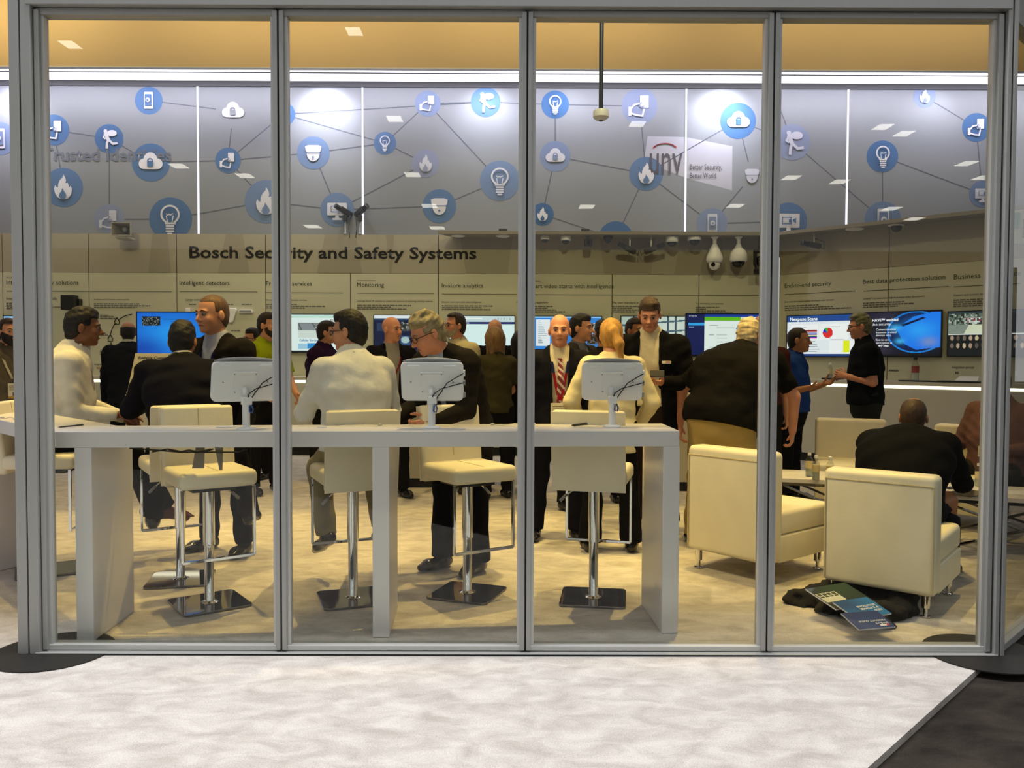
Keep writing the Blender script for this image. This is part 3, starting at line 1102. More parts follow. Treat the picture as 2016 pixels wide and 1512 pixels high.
# links between icons
for (a, b_) in ((1, 2), (1, 5), (3, 8), (2, 4), (2, 6), (6, 7), (7, 10), (4, 9), (9, 10), (9, 12), (8, 9), (9, 11), (11, 15), (12, 13), (10, 13), (13, 17), (12, 16), (16, 14), (14, 15), (14, 19), (16, 17), (13, 18), (18, 19),
                (15, 20), (20, 23), (20, 21), (21, 24), (21, 22), (22, 25), (24, 28), (23, 24), (26, 27), (27, 28), (26, 24), (29, 35), (31, 35), (31, 34), (32, 33), (33, 34), (28, 30), (26, 29), (36, 29), (0, 5), (11, 16), (24, 25)):
    A, B = ICONS[a], ICONS[b_]
    d = math.hypot(B[1] - A[1], B[2] - A[2])
    ex, ey = (B[1] - A[1]) / d, (B[2] - A[2]) / d
    pts = []
    nx, ny = -ey * 1.1, ex * 1.1
    for (x, y) in ((A[1] + ex * A[3] + nx, A[2] + ey * A[3] + ny), (A[1] + ex * A[3] - nx, A[2] + ey * A[3] - ny), (B[1] - ex * B[3] - nx, B[2] - ey * B[3] - ny), (B[1] - ex * B[3] + nx, B[2] - ey * B[3] + ny)):
        u, z = FAB.uv(x, y)
        pts.append((u, -.0015, z))
    MB().add(pts, [(3, 2, 1, 0)]).build('link_line', M_LINE, wall_top)
# a pale sign with lettering and a faint heading at the left, laid flat on the fabric
u0, z0 = FAB.uv(1262, 262)
pts = [FAB.uv(*p) for p in ((1275, 268), (1350, 270), (1442, 288), (1441, 375), (1355, 352), (1268, 318))]
MB().add([(u, -.001, z) for u, z in pts], [(5, 4, 3, 2, 1, 0)]).build('sign_print', mat('pale_sign_print', '#a9a9b6', rough=.95, var=.02), wall_top)
M_UNV = mat('unv_ink', '#4f4a55', rough=.95, var=0)
wtext(FAB, wall_top, 'unv', 'sign_lettering', M_UNV, 1279, 343, 1343, cap=.50, bold=.0, off=-.009)
wtext(FAB, wall_top, 'Better Security,', 'sign_lettering', MATS['pale_sign_print'] if 0 else M_UNV, 1358, 334, 1421, cap=.085, off=-.009)
wtext(FAB, wall_top, 'Better World.', 'sign_lettering', M_UNV, 1358, 351, 1411, cap=.085, off=-.009)
cu, cz = FAB.uv(1309, 300)
MB().add(*(lambda q: ([p for s_ in q for p in s_], [tuple(range(i * 4, i * 4 + 4)) for i in range(len(q))]))([[(cu + x * .2, -.009, cz + y * .13) for x, y in s_] for s_ in stroke(circ(0, 0, 1, 10, 35, 150), .12)])).build('sign_arc', M_RED, wall_top)['kind'] = 'stuff'
wtext(FAB, wall_top, 'Trusted Identities', 'faint_lettering', mat('faint_ink', '#646a7a', rough=.95, var=0), 84, 316, 338, cap=.19, bold=.02, off=-.0075)

# ---------------- glass front: four framed windows, then a return window at the right


def gx(px, y=YG):
    return P(px, 700, y).x


def zz(py, y=YG):
    return P(1008, py, y).z


ZG0, ZG1 = zz(1268.5), zz(36)
lefts = [gx(81), gx(554), gx(1036), gx(1513)]
rights = [gx(554), gx(1036), gx(1513), gx(1957)]
PW = .036
for i in range(4):
    xl, xr = lefts[i], rights[i]
    wn = empty('window_%d' % (i + 1), TR((xl + xr) / 2, YG, 0))
    tag(wn, ['leftmost glass bay of the booth front', 'second glass bay from the left', 'third glass bay from the left', 'rightmost glass bay of the booth front'][i], kind='structure')
    h = (xr - xl) / 2
    for s_ in (-1, 1):
        wd = PW if abs(s_ * h + (xl + xr) / 2) < 2.0 else .038
        e = s_ * (h - .004)
        a, b2 = (e, e - s_ * (wd - .014)) if True else 0
        a, b2 = min(a, b2), max(a, b2)
        p_ = MB().box(a, b2, -.032, .035, ZG0 - .02, ZG1 + .02).build('post', M_ALU, wn, bevel=.003)
        # inner glazing stop
        c0, c1 = (e - s_ * (wd - .014)), (e - s_ * wd)
        MB().box(min(c0, c1), max(c0, c1), -.012, .03, ZG0, ZG1).build('glazing_bead', M_ALU2, wn)
    MB().box(-h + .01, h - .01, -.02, .05, ZG0 - .025, ZG0 + .0).build('bottom_bead', M_ALU2, wn, bevel=.002)
    MB().box(-h + .01, h - .01, -.02, .05, ZG1, ZG1 + .03).build('top_bead', M_ALU, wn, bevel=.002)
    MB().box(-h + .03, h - .03, .010, .018, ZG0 - .01, ZG1 + .01).build('pane', M_GLASS, wn)
    if i:
        MB().box(-h - .004, -h + .004, -.02, .03, ZG0 - .02, ZG1 + .02).build('gasket', M_GASKET, wn)
# sill and head profiles
for (z0, z1, lab) in ((0.0, ZG0 - .028, 'silver sill profile under the glass bays'), (ZG1 + .032, ZG1 + .30, 'silver head profile over the glass bays')):
    t = empty('trim_%d' % (3 if z0 == 0 else 4), TR(0, YG, 0))
    tag(t, lab, kind='structure')
    x0, x1 = lefts[0] - .02, rights[3] + .02
    zm = z0 + (z1 - z0) * (.46 if z0 == 0 else .36)
    MB().box(x0, x1, -.055, .06, z0, zm - .004).build('profile', M_ALU, t, bevel=.003)
    MB().box(x0, x1, -.055, .06, zm + .004, z1).build('profile', M_ALU, t, bevel=.003)
    MB().box(x0, x1, -.045, .05, zm - .005, zm + .005).build('groove', M_GASKET, t)
# corner posts
for (px0, px1, nm, lab) in ((38, 81, 5, 'silver corner post at the left end of the glass front'), (1959, 1979, 6, 'silver corner post at the right end of the glass front')):
    t = empty('trim_%d' % nm, TR((gx(px0) + gx(px1)) / 2, YG, 0))
    tag(t, lab, kind='structure')
    h = (gx(px1) - gx(px0)) / 2
    MB().box(-h, -.003, -.05, .04, .004, ZG1 + .32).build('profile', M_ALU, t, bevel=.004)
    MB().box(.003, h, -.05, .04, .004, ZG1 + .32).build('profile', M_ALU, t, bevel=.004)
    MB().box(-.006, .006, -.042, .035, .004, ZG1 + .31).build('groove', M_GASKET, t)
# return window at the right
xr = gx(1979)
RET = Frame((xr + .01, YG + .03, 0), R(45))
wn = empty('window_5', RET.mat())
tag(wn, 'glass return bay at the right end running back from the corner', kind='structure')
for (a, b2) in ((1.95, 2.0),):
    MB().box(a, b2, -.03, .03, .1, ZG1).build('post', M_ALU, wn, bevel=.003)
MB().box(0.02, 2.0, -.03, .03, .0, ZG0).build('bottom_rail', M_ALU, wn, bevel=.003)
MB().box(0.02, 2.0, -.03, .03, ZG1, ZG1 + .3).build('top_rail', M_ALU, wn, bevel=.003)
MB().box(0.06, 1.96, .0, .008, ZG0, ZG1).build('pane', M_GLASS, wn)
# round base plates of the corner posts
for (px, py, rp, lab) in ((50, 1319, .27, 'black round steel base plate under the left corner post'), (1985, 1317, .27, 'black round steel base plate under the right corner post')):
    g_ = G(px, py)
    o = MB().lathe([(.002, .0), (rp, .0), (rp, .006), (.002, .007)], 48).build('base_plate', M_BLACK, None, M=TR(g_.x, YG - .005, .001))
    tag(o, lab, 'base plate', 'base plates of the glass front')
# neighbouring stand's sign far out at the right
o = MB().box(0, 1.8, 0, .12, 0, .36).build('hanging_sign', mat('white_sign_board', '#cfd4c8', rough=.5), None, M=Matrix.Translation(P(1992, 480, 9.0)) @ Matrix.Rotation(R(-40), 4, 'Z'))
# ================================================================== FURNITURE AND EQUIPMENT
tag(o, 'white hanging stand sign with dark letters beyond the right glass return', 'sign')
text('IDIS', 'sign_lettering', M_INK2, o, .10, .06, y=-.006, cap=.2, bold=.02)
MB().box(.02, .07, -.01, 0, .16, .33).build('green_mark', mat('teal_print', '#2f8f7d'), o)

M_LAQ = mat('white_satin_laminate', '#e2dedd', rough=.28, var=.015, vscale=2)
M_CREAM = mat('cream_leather', '#ece3c6', rough=.42, var=.03, vscale=9, bump=.12, bscale=35)
M_CREAM2 = mat('cream_leather_seam', '#c9bb90', rough=.5, var=0)
M_CHROME = mat('polished_chrome', '#d9d9d9', rough=.06, metal=1.0, var=0)
M_CHROMED = mat('dark_polished_chrome', '#6e6c6a', rough=.05, metal=1.0, var=0)
M_WPLAST = mat('white_plastic', '#f0efef', rough=.35, var=.01)
M_GPLAST = mat('grey_plastic', '#8d8d92', rough=.4)
M_CABLE = mat('black_cable', '#141414', rough=.5, var=0)
M_WCABLE = mat('white_cable', '#d9d6cf', rough=.5, var=0)
M_BLUEC = mat('blue_cable', '#1f4a8c', rough=.5, var=0)
M_DPLAST = mat('black_plastic', '#131313', rough=.4, var=0)
M_SMOKE = mat('smoked_dome', '#0b0b0c', rough=.08, var=0)
M_SCREEN = attr_mat('screen_glow', True, 1.0)
M_PRINT = attr_mat('glossy_print', False, rough=.22)
M_SCRW = emis('screen_white', '#f2f6ff', 1.0)
M_SCRD = emis('screen_dark', '#1d2a55', 1.0)

# ---------------- bar counter
ZC = 1.045
cA, cB = G(70, 856, ZC), G(1338, 848, ZC)          # front edge
cA.y = max(cA.y, 4.05)
cC, cD = G(1304, 833.5, ZC), G(232, 838, ZC)       # back edge
cE = G(47, 806, ZC)
dirl = (G(0, 845, ZC) - cA)
dirl = (cE - cD).normalized()
nl = Vector((-dirl.y, dirl.x, 0))
cF = cE - nl * -.62 if False else cE + Vector((dirl.y, -dirl.x, 0)) * -.66
cF = cA + dirl * ((cE - cD).length)
mid = (cA + cB) / 2
cr = TR(mid.x, mid.y, 0)
counter = empty('bar_counter', cr)
tag(counter, 'long white bent bar counter on slab legs just behind the glass', 'counter')
pts = [cA, cB, cC, cD, cE, cF]
MB().prism([(p.x - mid.x, p.y - mid.y) for p in pts], ZC - .08, ZC).build('countertop', M_LAQ, counter, bevel=.004)
ax = (cB - cA).normalized()
nrm = Vector((-ax.y, ax.x, 0))


def slab(px0, px1, depth, name='leg_panel'):
    """vertical slab whose front edge spans px0..px1 on the counter front"""
    def on(px):
        d = ray(px, 900)
        o_ = Vector((0, 0, CAM_H))
        t = (cA - o_).dot(nrm) / d.dot(nrm)
        q_ = o_ + d * t
        return Vector((q_.x, q_.y, 0)) - mid
    a, b2 = on(px0), on(px1)
    a.z = b2.z = 0
    n2 = nrm * depth
    MB().prism([(a.x, a.y), (b2.x, b2.y), (b2.x + n2.x, b2.y + n2.y), (a.x + n2.x, a.y + n2.y)], .002, ZC - .08).build(name, M_LAQ, counter, bevel=.003)


slab(146, 180, .5)
slab(733, 766, .5)
slab(1306, 1338.5, .5)
# far slab at the end of the bent wing
q0 = cE - Vector((mid.x, mid.y, 0)) - dirl * .02
q1 = cF - Vector((mid.x, mid.y, 0)) - dirl * .02
q2, q3 = q1 - dirl * .1, q0 - dirl * .1
MB().prism([(q1.x, q1.y), (q2.x, q2.y), (q3.x, q3.y), (q0.x, q0.y)], .002, ZC - .08).build('leg_panel', M_LAQ, counter, bevel=.003)
# loose cables under the top
bc = MB()
rr_ = random.Random(5)
u0 = G(250, 890, ZC - .09)


def cab(px, py, dy=.35, dz=0.0):
    q_ = P(px, py, 4.35 + dy)
    return q_ - Vector((mid.x, mid.y, 0))


def wob(pts_, r, m, name, par, n=6):
    MB().tube(pts_, r, n).build(name, m, par, smooth=True)


for k, pp in enumerate(([(255, 882), (280, 884), (320, 887), (352, 899), (378, 902), (400, 890), (420, 884)], [(300, 893), (330, 884), (362, 897), (390, 893), (415, 884)],
                        [(330, 884), (350, 892), (372, 886), (395, 899), (432, 902), (470, 900), (487, 884)])):
    p3 = [cab(x, y, .1) for x, y in pp]
    for q_ in p3:
        q_.z = max(.90, min(q_.z, ZC - .083))
    wob(p3, .0045, M_CABLE, 'under_cable', counter)
for (x0, x1, y1) in ((388, 404, 922), (420, 440, 926)):
    p0 = cab(x0, 884, .12)
    p1 = cab(x1, 884, .12)
    p2 = cab(x1 - 2, y1, .1)
    p3 = cab(x0 - 10 if x0 < 400 else x0 + 12, y1, .1)
    p0.z = p1.z = ZC - .081
    MB().add([p0, p1, p2, p3], [(0, 1, 2, 3)]).build('tape_strip', mat('grey_tape', '#8f897c', rough=.5), counter)

# ---------------- tablets on stands


def tablet(px, py, lab, yaw, first):
    g_ = G(px, py, ZC)
    t = empty('tablet_stand', TR(g_.x, g_.y, ZC + .001, yaw))
    tag(t, lab, 'tablet', 'white tablet stands on the bar counter')
    MB().lathe([(.046, 0), (.046, .006), (.042, .010), (.02, .012)], 28).build('base', M_WPLAST, t, smooth=True, angle=40)
    MB().lathe([(.0185, .01), (.0185, .135)], 20).build('pole', M_WPLAST, t, smooth=True, angle=40)
    MB().box(-.022, .026, -.02, .024, .125, .165).build('clamp', M_WPLAST, t, bevel=.004)
    tilt = Matrix.Translation((0, .03, .245)) @ Matrix.Rotation(R(14), 4, 'X')
    MB().tube([(-.004, .0, .16), (-.004, .008, .19), (-.004, .022, .215)], .013, 10).build('hinge', M_WPLAST, t, smooth=True)
    # enclosure: rounded shallow shell seen from its back (towards -y)
    sh = [(x, z) for x, z in rrect(-.163, -.105, .163, .105, .028)]
    Mx = tilt @ Matrix.Rotation(R(90), 4, 'X')
    b_ = MB()
    rings = [(1.0, -.006), (1.0, .006), (.985, .016), (.90, .020)]
    n = len(sh)
    vs_ = []
    for (s_, d_) in rings:
        vs_ += [Mx @ Vector((x * s_, z * s_, d_)) for x, z in sh]
    fs = [tuple(range(n - 1, -1, -1)), tuple(range(3 * n, 4 * n))]
    for r_ in range(3):
        fs += [(r_ * n + i, r_ * n + (i + 1) % n, (r_ + 1) * n + (i + 1) % n, (r_ + 1) * n + i) for i in range(n)]
    b_.add(vs_, fs).build('case', M_WPLAST, t, smooth=True, angle=35)
    # the grey bowed top lip
    pts_ = [tilt @ Vector((x, .0, .102 + .014 * (1 - (x / .15) ** 2))) for x in np.linspace(-.15, .15, 13)]
    MB().tube(pts_, [.006] + [.011] * 11 + [.006], 8).build('top_lip', M_GPLAST, t, smooth=True)
    for x0 in (-.125, .062):
        MB().box(x0, x0 + .063, -.024, -.018, .078, .090, M=tilt).build('latch', M_WPLAST, t, bevel=.002)
    MB().box(-.058, .058, -.030, -.019, .046, .056, M=tilt).build('bracket', M_WPLAST, t, bevel=.002)
    MB().box(-.058, .058, -.0215, -.019, -.06, .048, M=tilt).build('mount_plate', M_WPLAST, t, bevel=.001)
    for x0, z0 in ((-.055, .042), (.05, .042), (-.11, .0), (.11, .0), (-.05, -.052), (.05, -.052)):
        MB().lathe([(.0035, -.002), (.0035, .002)], 8, M=tilt @ Matrix.Translation((x0, -.022, z0)) @ Matrix.Rotation(R(90), 4, 'X')).build('screw', M_GPLAST, t)
    for z0, z1 in ((.03, .06), (-.02, .005), (-.085, -.06)):
        MB().box(.160, .172, -.014, .006, z0, z1, M=tilt).build('port_cover', M_GPLAST if z0 < 0 else M_WPLAST, t, bevel=.001)
    c1 = [tilt @ Vector(p_) for p_ in ((.165, -.012, .045), (.13, -.034, .03), (.08, -.04, .0), (.05, -.04, -.045))] + [Vector((.028, .0, .16)), Vector((.024, -.005, .15))]
    c2 = [tilt @ Vector(p_) for p_ in ((.168, -.012, -.005), (.12, -.034, -.012), (.05, -.04, -.03), (.015, -.042, -.055))] + [Vector((.006, -.022, .165))]
    MB().tube(c1, .0028, 6).build('cable', M_CABLE, t, smooth=True)
    MB().tube(c2, .0028, 6).build('cable', M_CABLE, t, smooth=True)
    MB().tube([(.02, -.012, .128), (.03, -.018, .105), (.026, -.02, .085), (.012, -.02, .09), (.014, -.016, .12)], .004, 6).build('blue_cable', M_BLUEC, t, smooth=True)
    return t


tablet(485, 846, 'leftmost of the three white tablet stands, turned to the right', 30, 1)
tablet(850, 843.5, 'middle of the three white tablet stands on the counter, square to the glass', -1, 0)
tablet(1205, 841, 'rightmost of the three white tablet stands, in front of the cream blazer', -3, 0)

# ---------------- small things on the counter


def on_counter(px, py, dz=0.0):
    g_ = G(px, py, ZC)
    g_.z = ZC + dz
    return g_


def pen(px0, py0, px1, py1, r, m, lab, nm='pen'):
    a, b_ = on_counter(px0, py0, r + .0005), on_counter(px1, py1, r + .0005)
    L = (b_ - a).length
    t = empty(nm, TR(a.x, a.y, ZC + .0008 + r, math.degrees(math.atan2(b_.y - a.y, b_.x - a.x))))
    tag(t, lab, 'pen')
    MB().tube([(0, 0, 0), (.012, 0, 0), (.02, 0, 0), (L * .7, 0, 0)], [.001, r * .7, r, r], 10).build('barrel', m, t, smooth=True)
    MB().tube([(L * .7, 0, 0), (L * .97, 0, 0), (L, 0, 0)], [r, r, r * .6], 10).build('cap', M_CHROME if r > .005 else m, t, smooth=True)
    MB().box(L * .72, L * .98, -.0015, .0015, r, r + .003).build('clip', M_CHROME, t)


pen(114, 843, 164, 838, .004, M_DPLAST, 'thin dark pencil lying on the counter beside the seated man in white', 'pencil')
pen(1125, 840, 1167, 835, .006, M_DPLAST, 'black pen with chrome cap beside the right tablet stand')


def earphones(pp, lab, buds):
    p3 = [on_counter(x, y, .0026) for x, y in pp]
    c_0 = p3[0]
    t = empty('earphones', Matrix.Translation((c_0.x, c_0.y, ZC)))
    tag(t, lab, 'earphones', 'white earphones left on the counter')
    MB().tube([p_ - Vector((c_0.x, c_0.y, ZC)) for p_ in p3], .0018, 5).build('wire', M_WCABLE, t, smooth=True)
    for (x, y) in buds:
        q_ = on_counter(x, y, .007) - Vector((c_0.x, c_0.y, ZC))
        MB().tube([q_ + Vector((-.012, 0, 0)), q_, q_ + Vector((.012, .003, 0))], [.004, .006, .003], 8).build('earbud', M_WCABLE, t, smooth=True)


earphones([(653, 835), (665, 838), (690, 834), (710, 835), (740, 837), (752, 833)], 'white earphones lying on the counter in front of the man in the pale shirt', [(652, 834), (730, 834), (748, 839)])
earphones([(972, 837), (985, 838), (1004, 836), (1020, 834), (1040, 836), (1052, 838)], 'white earphones on the counter by the third mullion', [(970, 838), (1050, 837)])
earphones([(2, 822), (10, 825), (20, 822), (28, 824), (32, 829)], 'white earphones on the left end of the counter', [(4, 824), (30, 827)])
g_ = on_counter(447, 841)
o = MB().box(-.05, .05, -.03, .03, 0, .004).build('paper_pad', M_WHITEP, None, M=TR(g_.x, g_.y, ZC + .001, 10))
tag(o, 'thin white paper pad lying beside the left tablet stand', 'paper')
g_ = on_counter(634, 843)
o = MB().box(-.025, .025, -.006, .006, 0, .007).build('plug_adapter', M_WPLAST, None, M=TR(g_.x, g_.y, ZC + .001, 5))
tag(o, 'small white plug adapter lying near the counter front edge', 'adapter')

# ---------------- bar stools
ST_W = .42


def make_stool():
    t = empty('bar_stool')
    base = empty('pedestal', parent=t)
    MB().prism(rrect(-.19, -.19, .19, .19, .03), .002, .014).build('base_plate', M_CHROMED, base, bevel=.003)
    MB().lathe([(.05, .014), (.032, .022), (.027, .03), (.027, .40)], 20).build('lower_column', M_CHROME, base, smooth=True, angle=40)
    seat = empty('upper', parent=t)
    MB().lathe([(.033, .34), (.033, .665)], 20).build('upper_column', M_CHROME, seat, smooth=True, angle=40)
    MB().box(-.12, .12, -.12, .12, .662, .69).build('seat_bracket', M_DPLAST, seat, bevel=.004)
    # seat cushion, facing -y, and back
    MB().box(-.21, .21, -.23, .20, .692, .785).build('seat', M_CREAM, seat, bevel=.03, seg=4, smooth=True)
    M_ = Matrix.Translation((0, .185, .665)) @ Matrix.Rotation(R(-7), 4, 'X')
    MB().box(-.205, .205, -.028, .03, 0, .46, M=M_).build('backrest', M_CREAM, seat, bevel=.022, seg=4, smooth=True)
    MB().box(-.208, .208, -.002, .004, .004, .456, M=M_ @ Matrix.Translation((0, .029, 0))).build('back_panel', M_CREAM, seat, bevel=.002)
    MB().box(-.0025, .0025, -.0306, -.027, .15, .445, M=M_).build('seam', M_CREAM2, seat)
    MB().box(-.0025, .0025, -.19, .13, .7845, .7868).build('seam', M_CREAM2, seat)
    # flat chrome bar bent into a foot rest under the seat front
    w2, y_ = .195, -.20
    for x_ in (-w2, w2):
        MB().box(x_ - .007, x_ + .007, y_ - .009, y_ + .009, .30, .692).build('foot_rest_post', M_CHROME, seat, bevel=.002)
    MB().box(-w2, w2, y_ - .009, y_ + .009, .292, .308).build('foot_rest_bar', M_CHROME, seat, bevel=.002)
    MB().tube([(.04, .03, .655), (.12, .05, .64), (.17, .06, .60)], .005, 8).build('lever', M_CHROME, seat, smooth=True)
    MB().tube([(.15, .056, .618), (.19, .065, .58)], .009, 8).build('lever_grip', M_GPLAST, seat, smooth=True)
    return t


def copy_tree(o, parent=None):
    c = o.copy()
    COL.objects.link(c)
    c.parent = parent
    for ch in list(o.children):
        copy_tree(ch, c)
    return c


stool0 = make_stool()
STOOLS = [(412, 1202, 35, 36, 'cream leather bar stool facing the glass, second tablet gap from left, empty'),
          (357, 1153, 212, 12, 'cream leather bar stool under the man in the dark suit'),
          (695, 1192, 204, 20, 'cream leather bar stool under the man in the pale shirt'),
          (920, 1181, 32, -20, 'empty cream leather bar stool turned to the glass behind the middle tablet'),
          (1168, 1191, 166, -8, 'cream leather bar stool with its plain back to the glass under the right tablet'),
          (98, 1134, 100, 30, 'cream leather bar stool under the seated man in the white shirt')]
STP = []
for i, (px, py, rz, brz, lab) in enumerate(STOOLS):
    s_ = stool0 if i == 0 else copy_tree(stool0)
    g_ = G(px, py)
    g_ = Vector((g_.x * 1.025, g_.y + .12, 0))
    s_.matrix_local = TR(g_.x, g_.y, .001)
    for ch in s_.children:
        ch.rotation_euler.z = R(brz if ch.name.startswith('pedestal') else rz)
    tag(s_, lab, 'bar stool', 'cream bar stools along the counter')
    STP.append(g_)

# ---------------- armchairs


def make_armchair():
    t = empty('armchair')
    W2, D = .32, .36
    MB().box(-W2, W2, -D, D - .12, .13, .30).build('base', M_CREAM, t, bevel=.012, seg=3, smooth=True)
    MB().box(-W2 + .004, W2 - .004, -D - .01, D - .14, .30, .455).build('seat_cushion', M_CREAM, t, bevel=.035, seg=4, smooth=True)
    bk = MB().box(-W2, W2, D - .16, D, .13, .83).build('backrest', M_CREAM, t, bevel=.035, seg=4, smooth=True)
    for (x0, x1, z0, z1) in ((-W2 + .012, W2 - .012, .765, .773), (-W2 + .012, -W2 + .02, .15, .77), (W2 - .02, W2 - .012, .15, .77)):
        MB().box(x0, x1, D - .002, D + .005, z0, z1).build('piping', M_CREAM2, bk, bevel=.002)
    for x_ in (-W2 + .06, W2 - .06):
        for y_ in (-D + .06, D - .06):
            MB().lathe([(.03, .002), (.03, .008), (.012, .012), (.012, .05), (.024, .055), (.024, .13)], 14, M=TR(x_, y_)).build('leg', M_CHROME, t, smooth=True, angle=40)
    return t


arm0 = make_armchair()
ARMS = [((1.68, 5.53), 129, 'cream leather armchair by the man in the black shirt, back to the bar counter'),
        ((2.275, 4.86), 141, 'cream leather armchair with its back to the glass beside the black coat'),
        ((3.22, 7.75), -20, 'cream leather armchair facing the glass behind the man in the black jacket'),
        ((3.92, 7.05), -42, 'cream leather armchair under the bearded man with a white badge')]
for i, ((x, y), rz, lab) in enumerate(ARMS):
    s_ = arm0 if i == 0 else copy_tree(arm0)
    s_.matrix_local = TR(x, y, .001, rz) @ Matrix.Scale(.94 if i == 1 else 1.0, 4)
    tag(s_, lab, 'armchair', 'cream lounge armchairs')

# ---------------- low tables


def low_table(x, y, rz, lab, wx=.95, wy=.6):
    t = empty('coffee_table', TR(x, y, .001, rz))
    tag(t, lab, 'coffee table', 'low tables between the armchairs')
    MB().box(-wx / 2, wx / 2, -wy / 2, wy / 2, .405, .44).build('top', M_LAQ, t, bevel=.004)
    for sx in (-1, 1):
        for sy in (-1, 1):
            MB().box(sx * (wx / 2 - .03) - .015, sx * (wx / 2 - .03) + .015, sy * (wy / 2 - .03) - .015, sy * (wy / 2 - .03) + .015, .002, .405).build('leg', M_CHROMED, t)
    for sy in (-1, 1):
        yy = sy * (wy / 2 - .03)
        MB().box(-wx / 2 + .03, wx / 2 - .03, yy - .012, yy + .012, .38, .404).build('rail', M_CHROMED, t)
        for s2 in (-1, 1):
            MB().tube([(s2 * (wx / 2 - .04), yy, .385), (-s2 * (wx / 2 - .04), yy, .03)], .011, 6).build('brace', M_CHROMED, t)
    for sx in (-1, 1):
        xx = sx * (wx / 2 - .03)
        MB().tube([(xx, -wy / 2 + .04, .385), (xx, wy / 2 - .04, .03)], .011, 6).build('brace', M_CHROMED, t)
        MB().tube([(xx, wy / 2 - .04, .385), (xx, -wy / 2 + .04, .03)], .011, 6).build('brace', M_CHROMED, t)
    return t


low_table(2.72, 6.82, -18, 'low white coffee table holding water bottles beside the armchairs', .95, .55)
low_table(3.72, 6.02, -22, 'low white coffee table in front of the bearded man', 1.15, .6)
M_PET = glass_mat('bottle_plastic', (.86, .88, .86), 1.6)
M_LABEL = mat('cream_bottle_label', '#d8c795', rough=.6)


def bottle(x, y, z, lab, grp=None, h=.2, label_mat=None, cap=None):
    t = empty('water_bottle', TR(x, y, z + .001))
    tag(t, lab, 'bottle', grp)
    k = h / .2
    MB().lathe([(.026 * k, .0), (.031 * k, .004), (.031 * k, .055 * k), (.029 * k, .06 * k), (.031 * k, .066 * k), (.031 * k, .135 * k), (.024 * k, .155 * k), (.013 * k, .17 * k), (.013 * k, .185 * k)], 18).build('body', M_PET, t, smooth=True)
    MB().lathe([(.0275 * k, .004), (.0285 * k, .1 * k)], 18).build('water', mat('water_fill', '#c9cdbf', rough=.1, var=0), t, smooth=True, angle=40)
    MB().lathe([(.0318 * k, .07 * k), (.0318 * k, .13 * k)], 18).build('label', label_mat or M_LABEL, t, smooth=True, angle=40)
    MB().lathe([(.0155 * k, .183 * k), (.0155 * k, .203 * k), (.012 * k, .205 * k)], 14).build('cap', cap or M_WPLAST, t, smooth=True, angle=40)


TZ = .441
for px, py, lab in ((1593, 938, 'leftmost of the three small water bottles on the low table'), (1606, 945, 'middle water bottle on the low table, nearest the glass'), (1634, 948, 'rightmost of the three small water bottles on the low table')):
    g_ = G(px, py, TZ)
    bottle(g_.x, g_.y, TZ, lab, 'water bottles on the low table', .19)
g_ = G(1918, 962, TZ)
bottle(g_.x + .1, g_.y + .12, TZ, 'small water bottle standing on the right low table by a hand', None, .17)
g_ = G(1908, 972, TZ)
o = MB().box(-.15, .15, -.105, .105, 0, .006).build('folder', mat('dark_green_cover', '#2d2e22', rough=.25), None, M=TR(g_.x, g_.y, TZ + .001, 28))
tag(o, 'dark printed folder lying on the right low table', 'folder')
o = MB().box(-.075, .075, -.036, .036, 0, .008).build('phone', M_DPLAST, None, M=TR(g_.x + .02, g_.y + .24, TZ + .001, 10))
tag(o, 'black phone lying flat on the right low table behind the folder', 'phone')
o = MB().box(-.15, .15, -.105, .105, 0, .002).build('paper_sheet', M_WHITEP, None, M=TR(g_.x + .35, g_.y + .05, TZ + .001, -15))
tag(o, 'white paper sheet lying on the right low table', 'paper')

# ---------------- coat heap with catalogues by the armchair
fd = Field(.014)
g0 = G(1700, 1205)
for (px, py, a, b_, h) in ((1562, 1187, .06, .05, .045), (1590, 1187, .08, .06, .05), (1625, 1188, .12, .10, .07), (1670, 1180, .14, .14, .11), (1715, 1180, .16, .16, .13), (1757, 1192, .12, .12, .12), (1775, 1205, .08, .09, .08),
                           (1745, 1217, .12, .08, .07), (1650, 1208, .12, .07, .06), (1700, 1222, .12, .06, .05), (1610, 1172, .10, .05, .05), (1680, 1150, .10, .08, .10), (1735, 1235, .07, .04, .03)):
    q_ = G(px, py) - g0
    fd.ell((q_.x, q_.y, h * .35), (a, b_, h), k=.07)
fd.bend(folds(4, .016, .09))
fd.bend(folds(8, .010, .05))
fd.cut(lambda X, Y, Z: .003 - Z + 0 * X + 0 * Y)
coat = fd.build('coat', mat('black_wool', '#100d0b', rough=.95, var=.1, bump=.4, bscale=90), None, Matrix.Translation((g0.x, g0.y, 0)))
tag(coat, 'black coat heaped on the carpet beside the near armchair', 'coat')


def leaf(px, py, z, w_, h_, rz, tilt, pic, lab, tx=()):
    tilt = -tilt
    g_ = G(px, py, z)
    for _ in range(6):
        z_ = z + .25 * (g_.y - g0.y)
        g_ = G(px, py, z_)
    z = z_
    M_ = Matrix.Translation((g_.x, g_.y, z)) @ Matrix.Rotation(R(rz), 4, 'Z') @ Matrix.Rotation(R(tilt), 4, 'X') @ Matrix.Rotation(R(-90), 4, 'X')
    t = empty('catalogue', M_)
    tag(t, lab, 'catalogue', 'catalogues dropped on the black coat')
    MB().box(-w_ / 2, w_ / 2, .0006, .008, -h_ / 2, h_ / 2).build('pages', M_WHITEP, t)
    pic.build('cover', M_PRINT, t, -w_ / 2, w_ / 2, -h_ / 2, h_ / 2, y=0)
    for (s_, x, zz_, cp, m_) in tx:
        text(s_, 'cover_lettering', m_, t, x, zz_, y=-.0008, cap=cp, bold=.02)


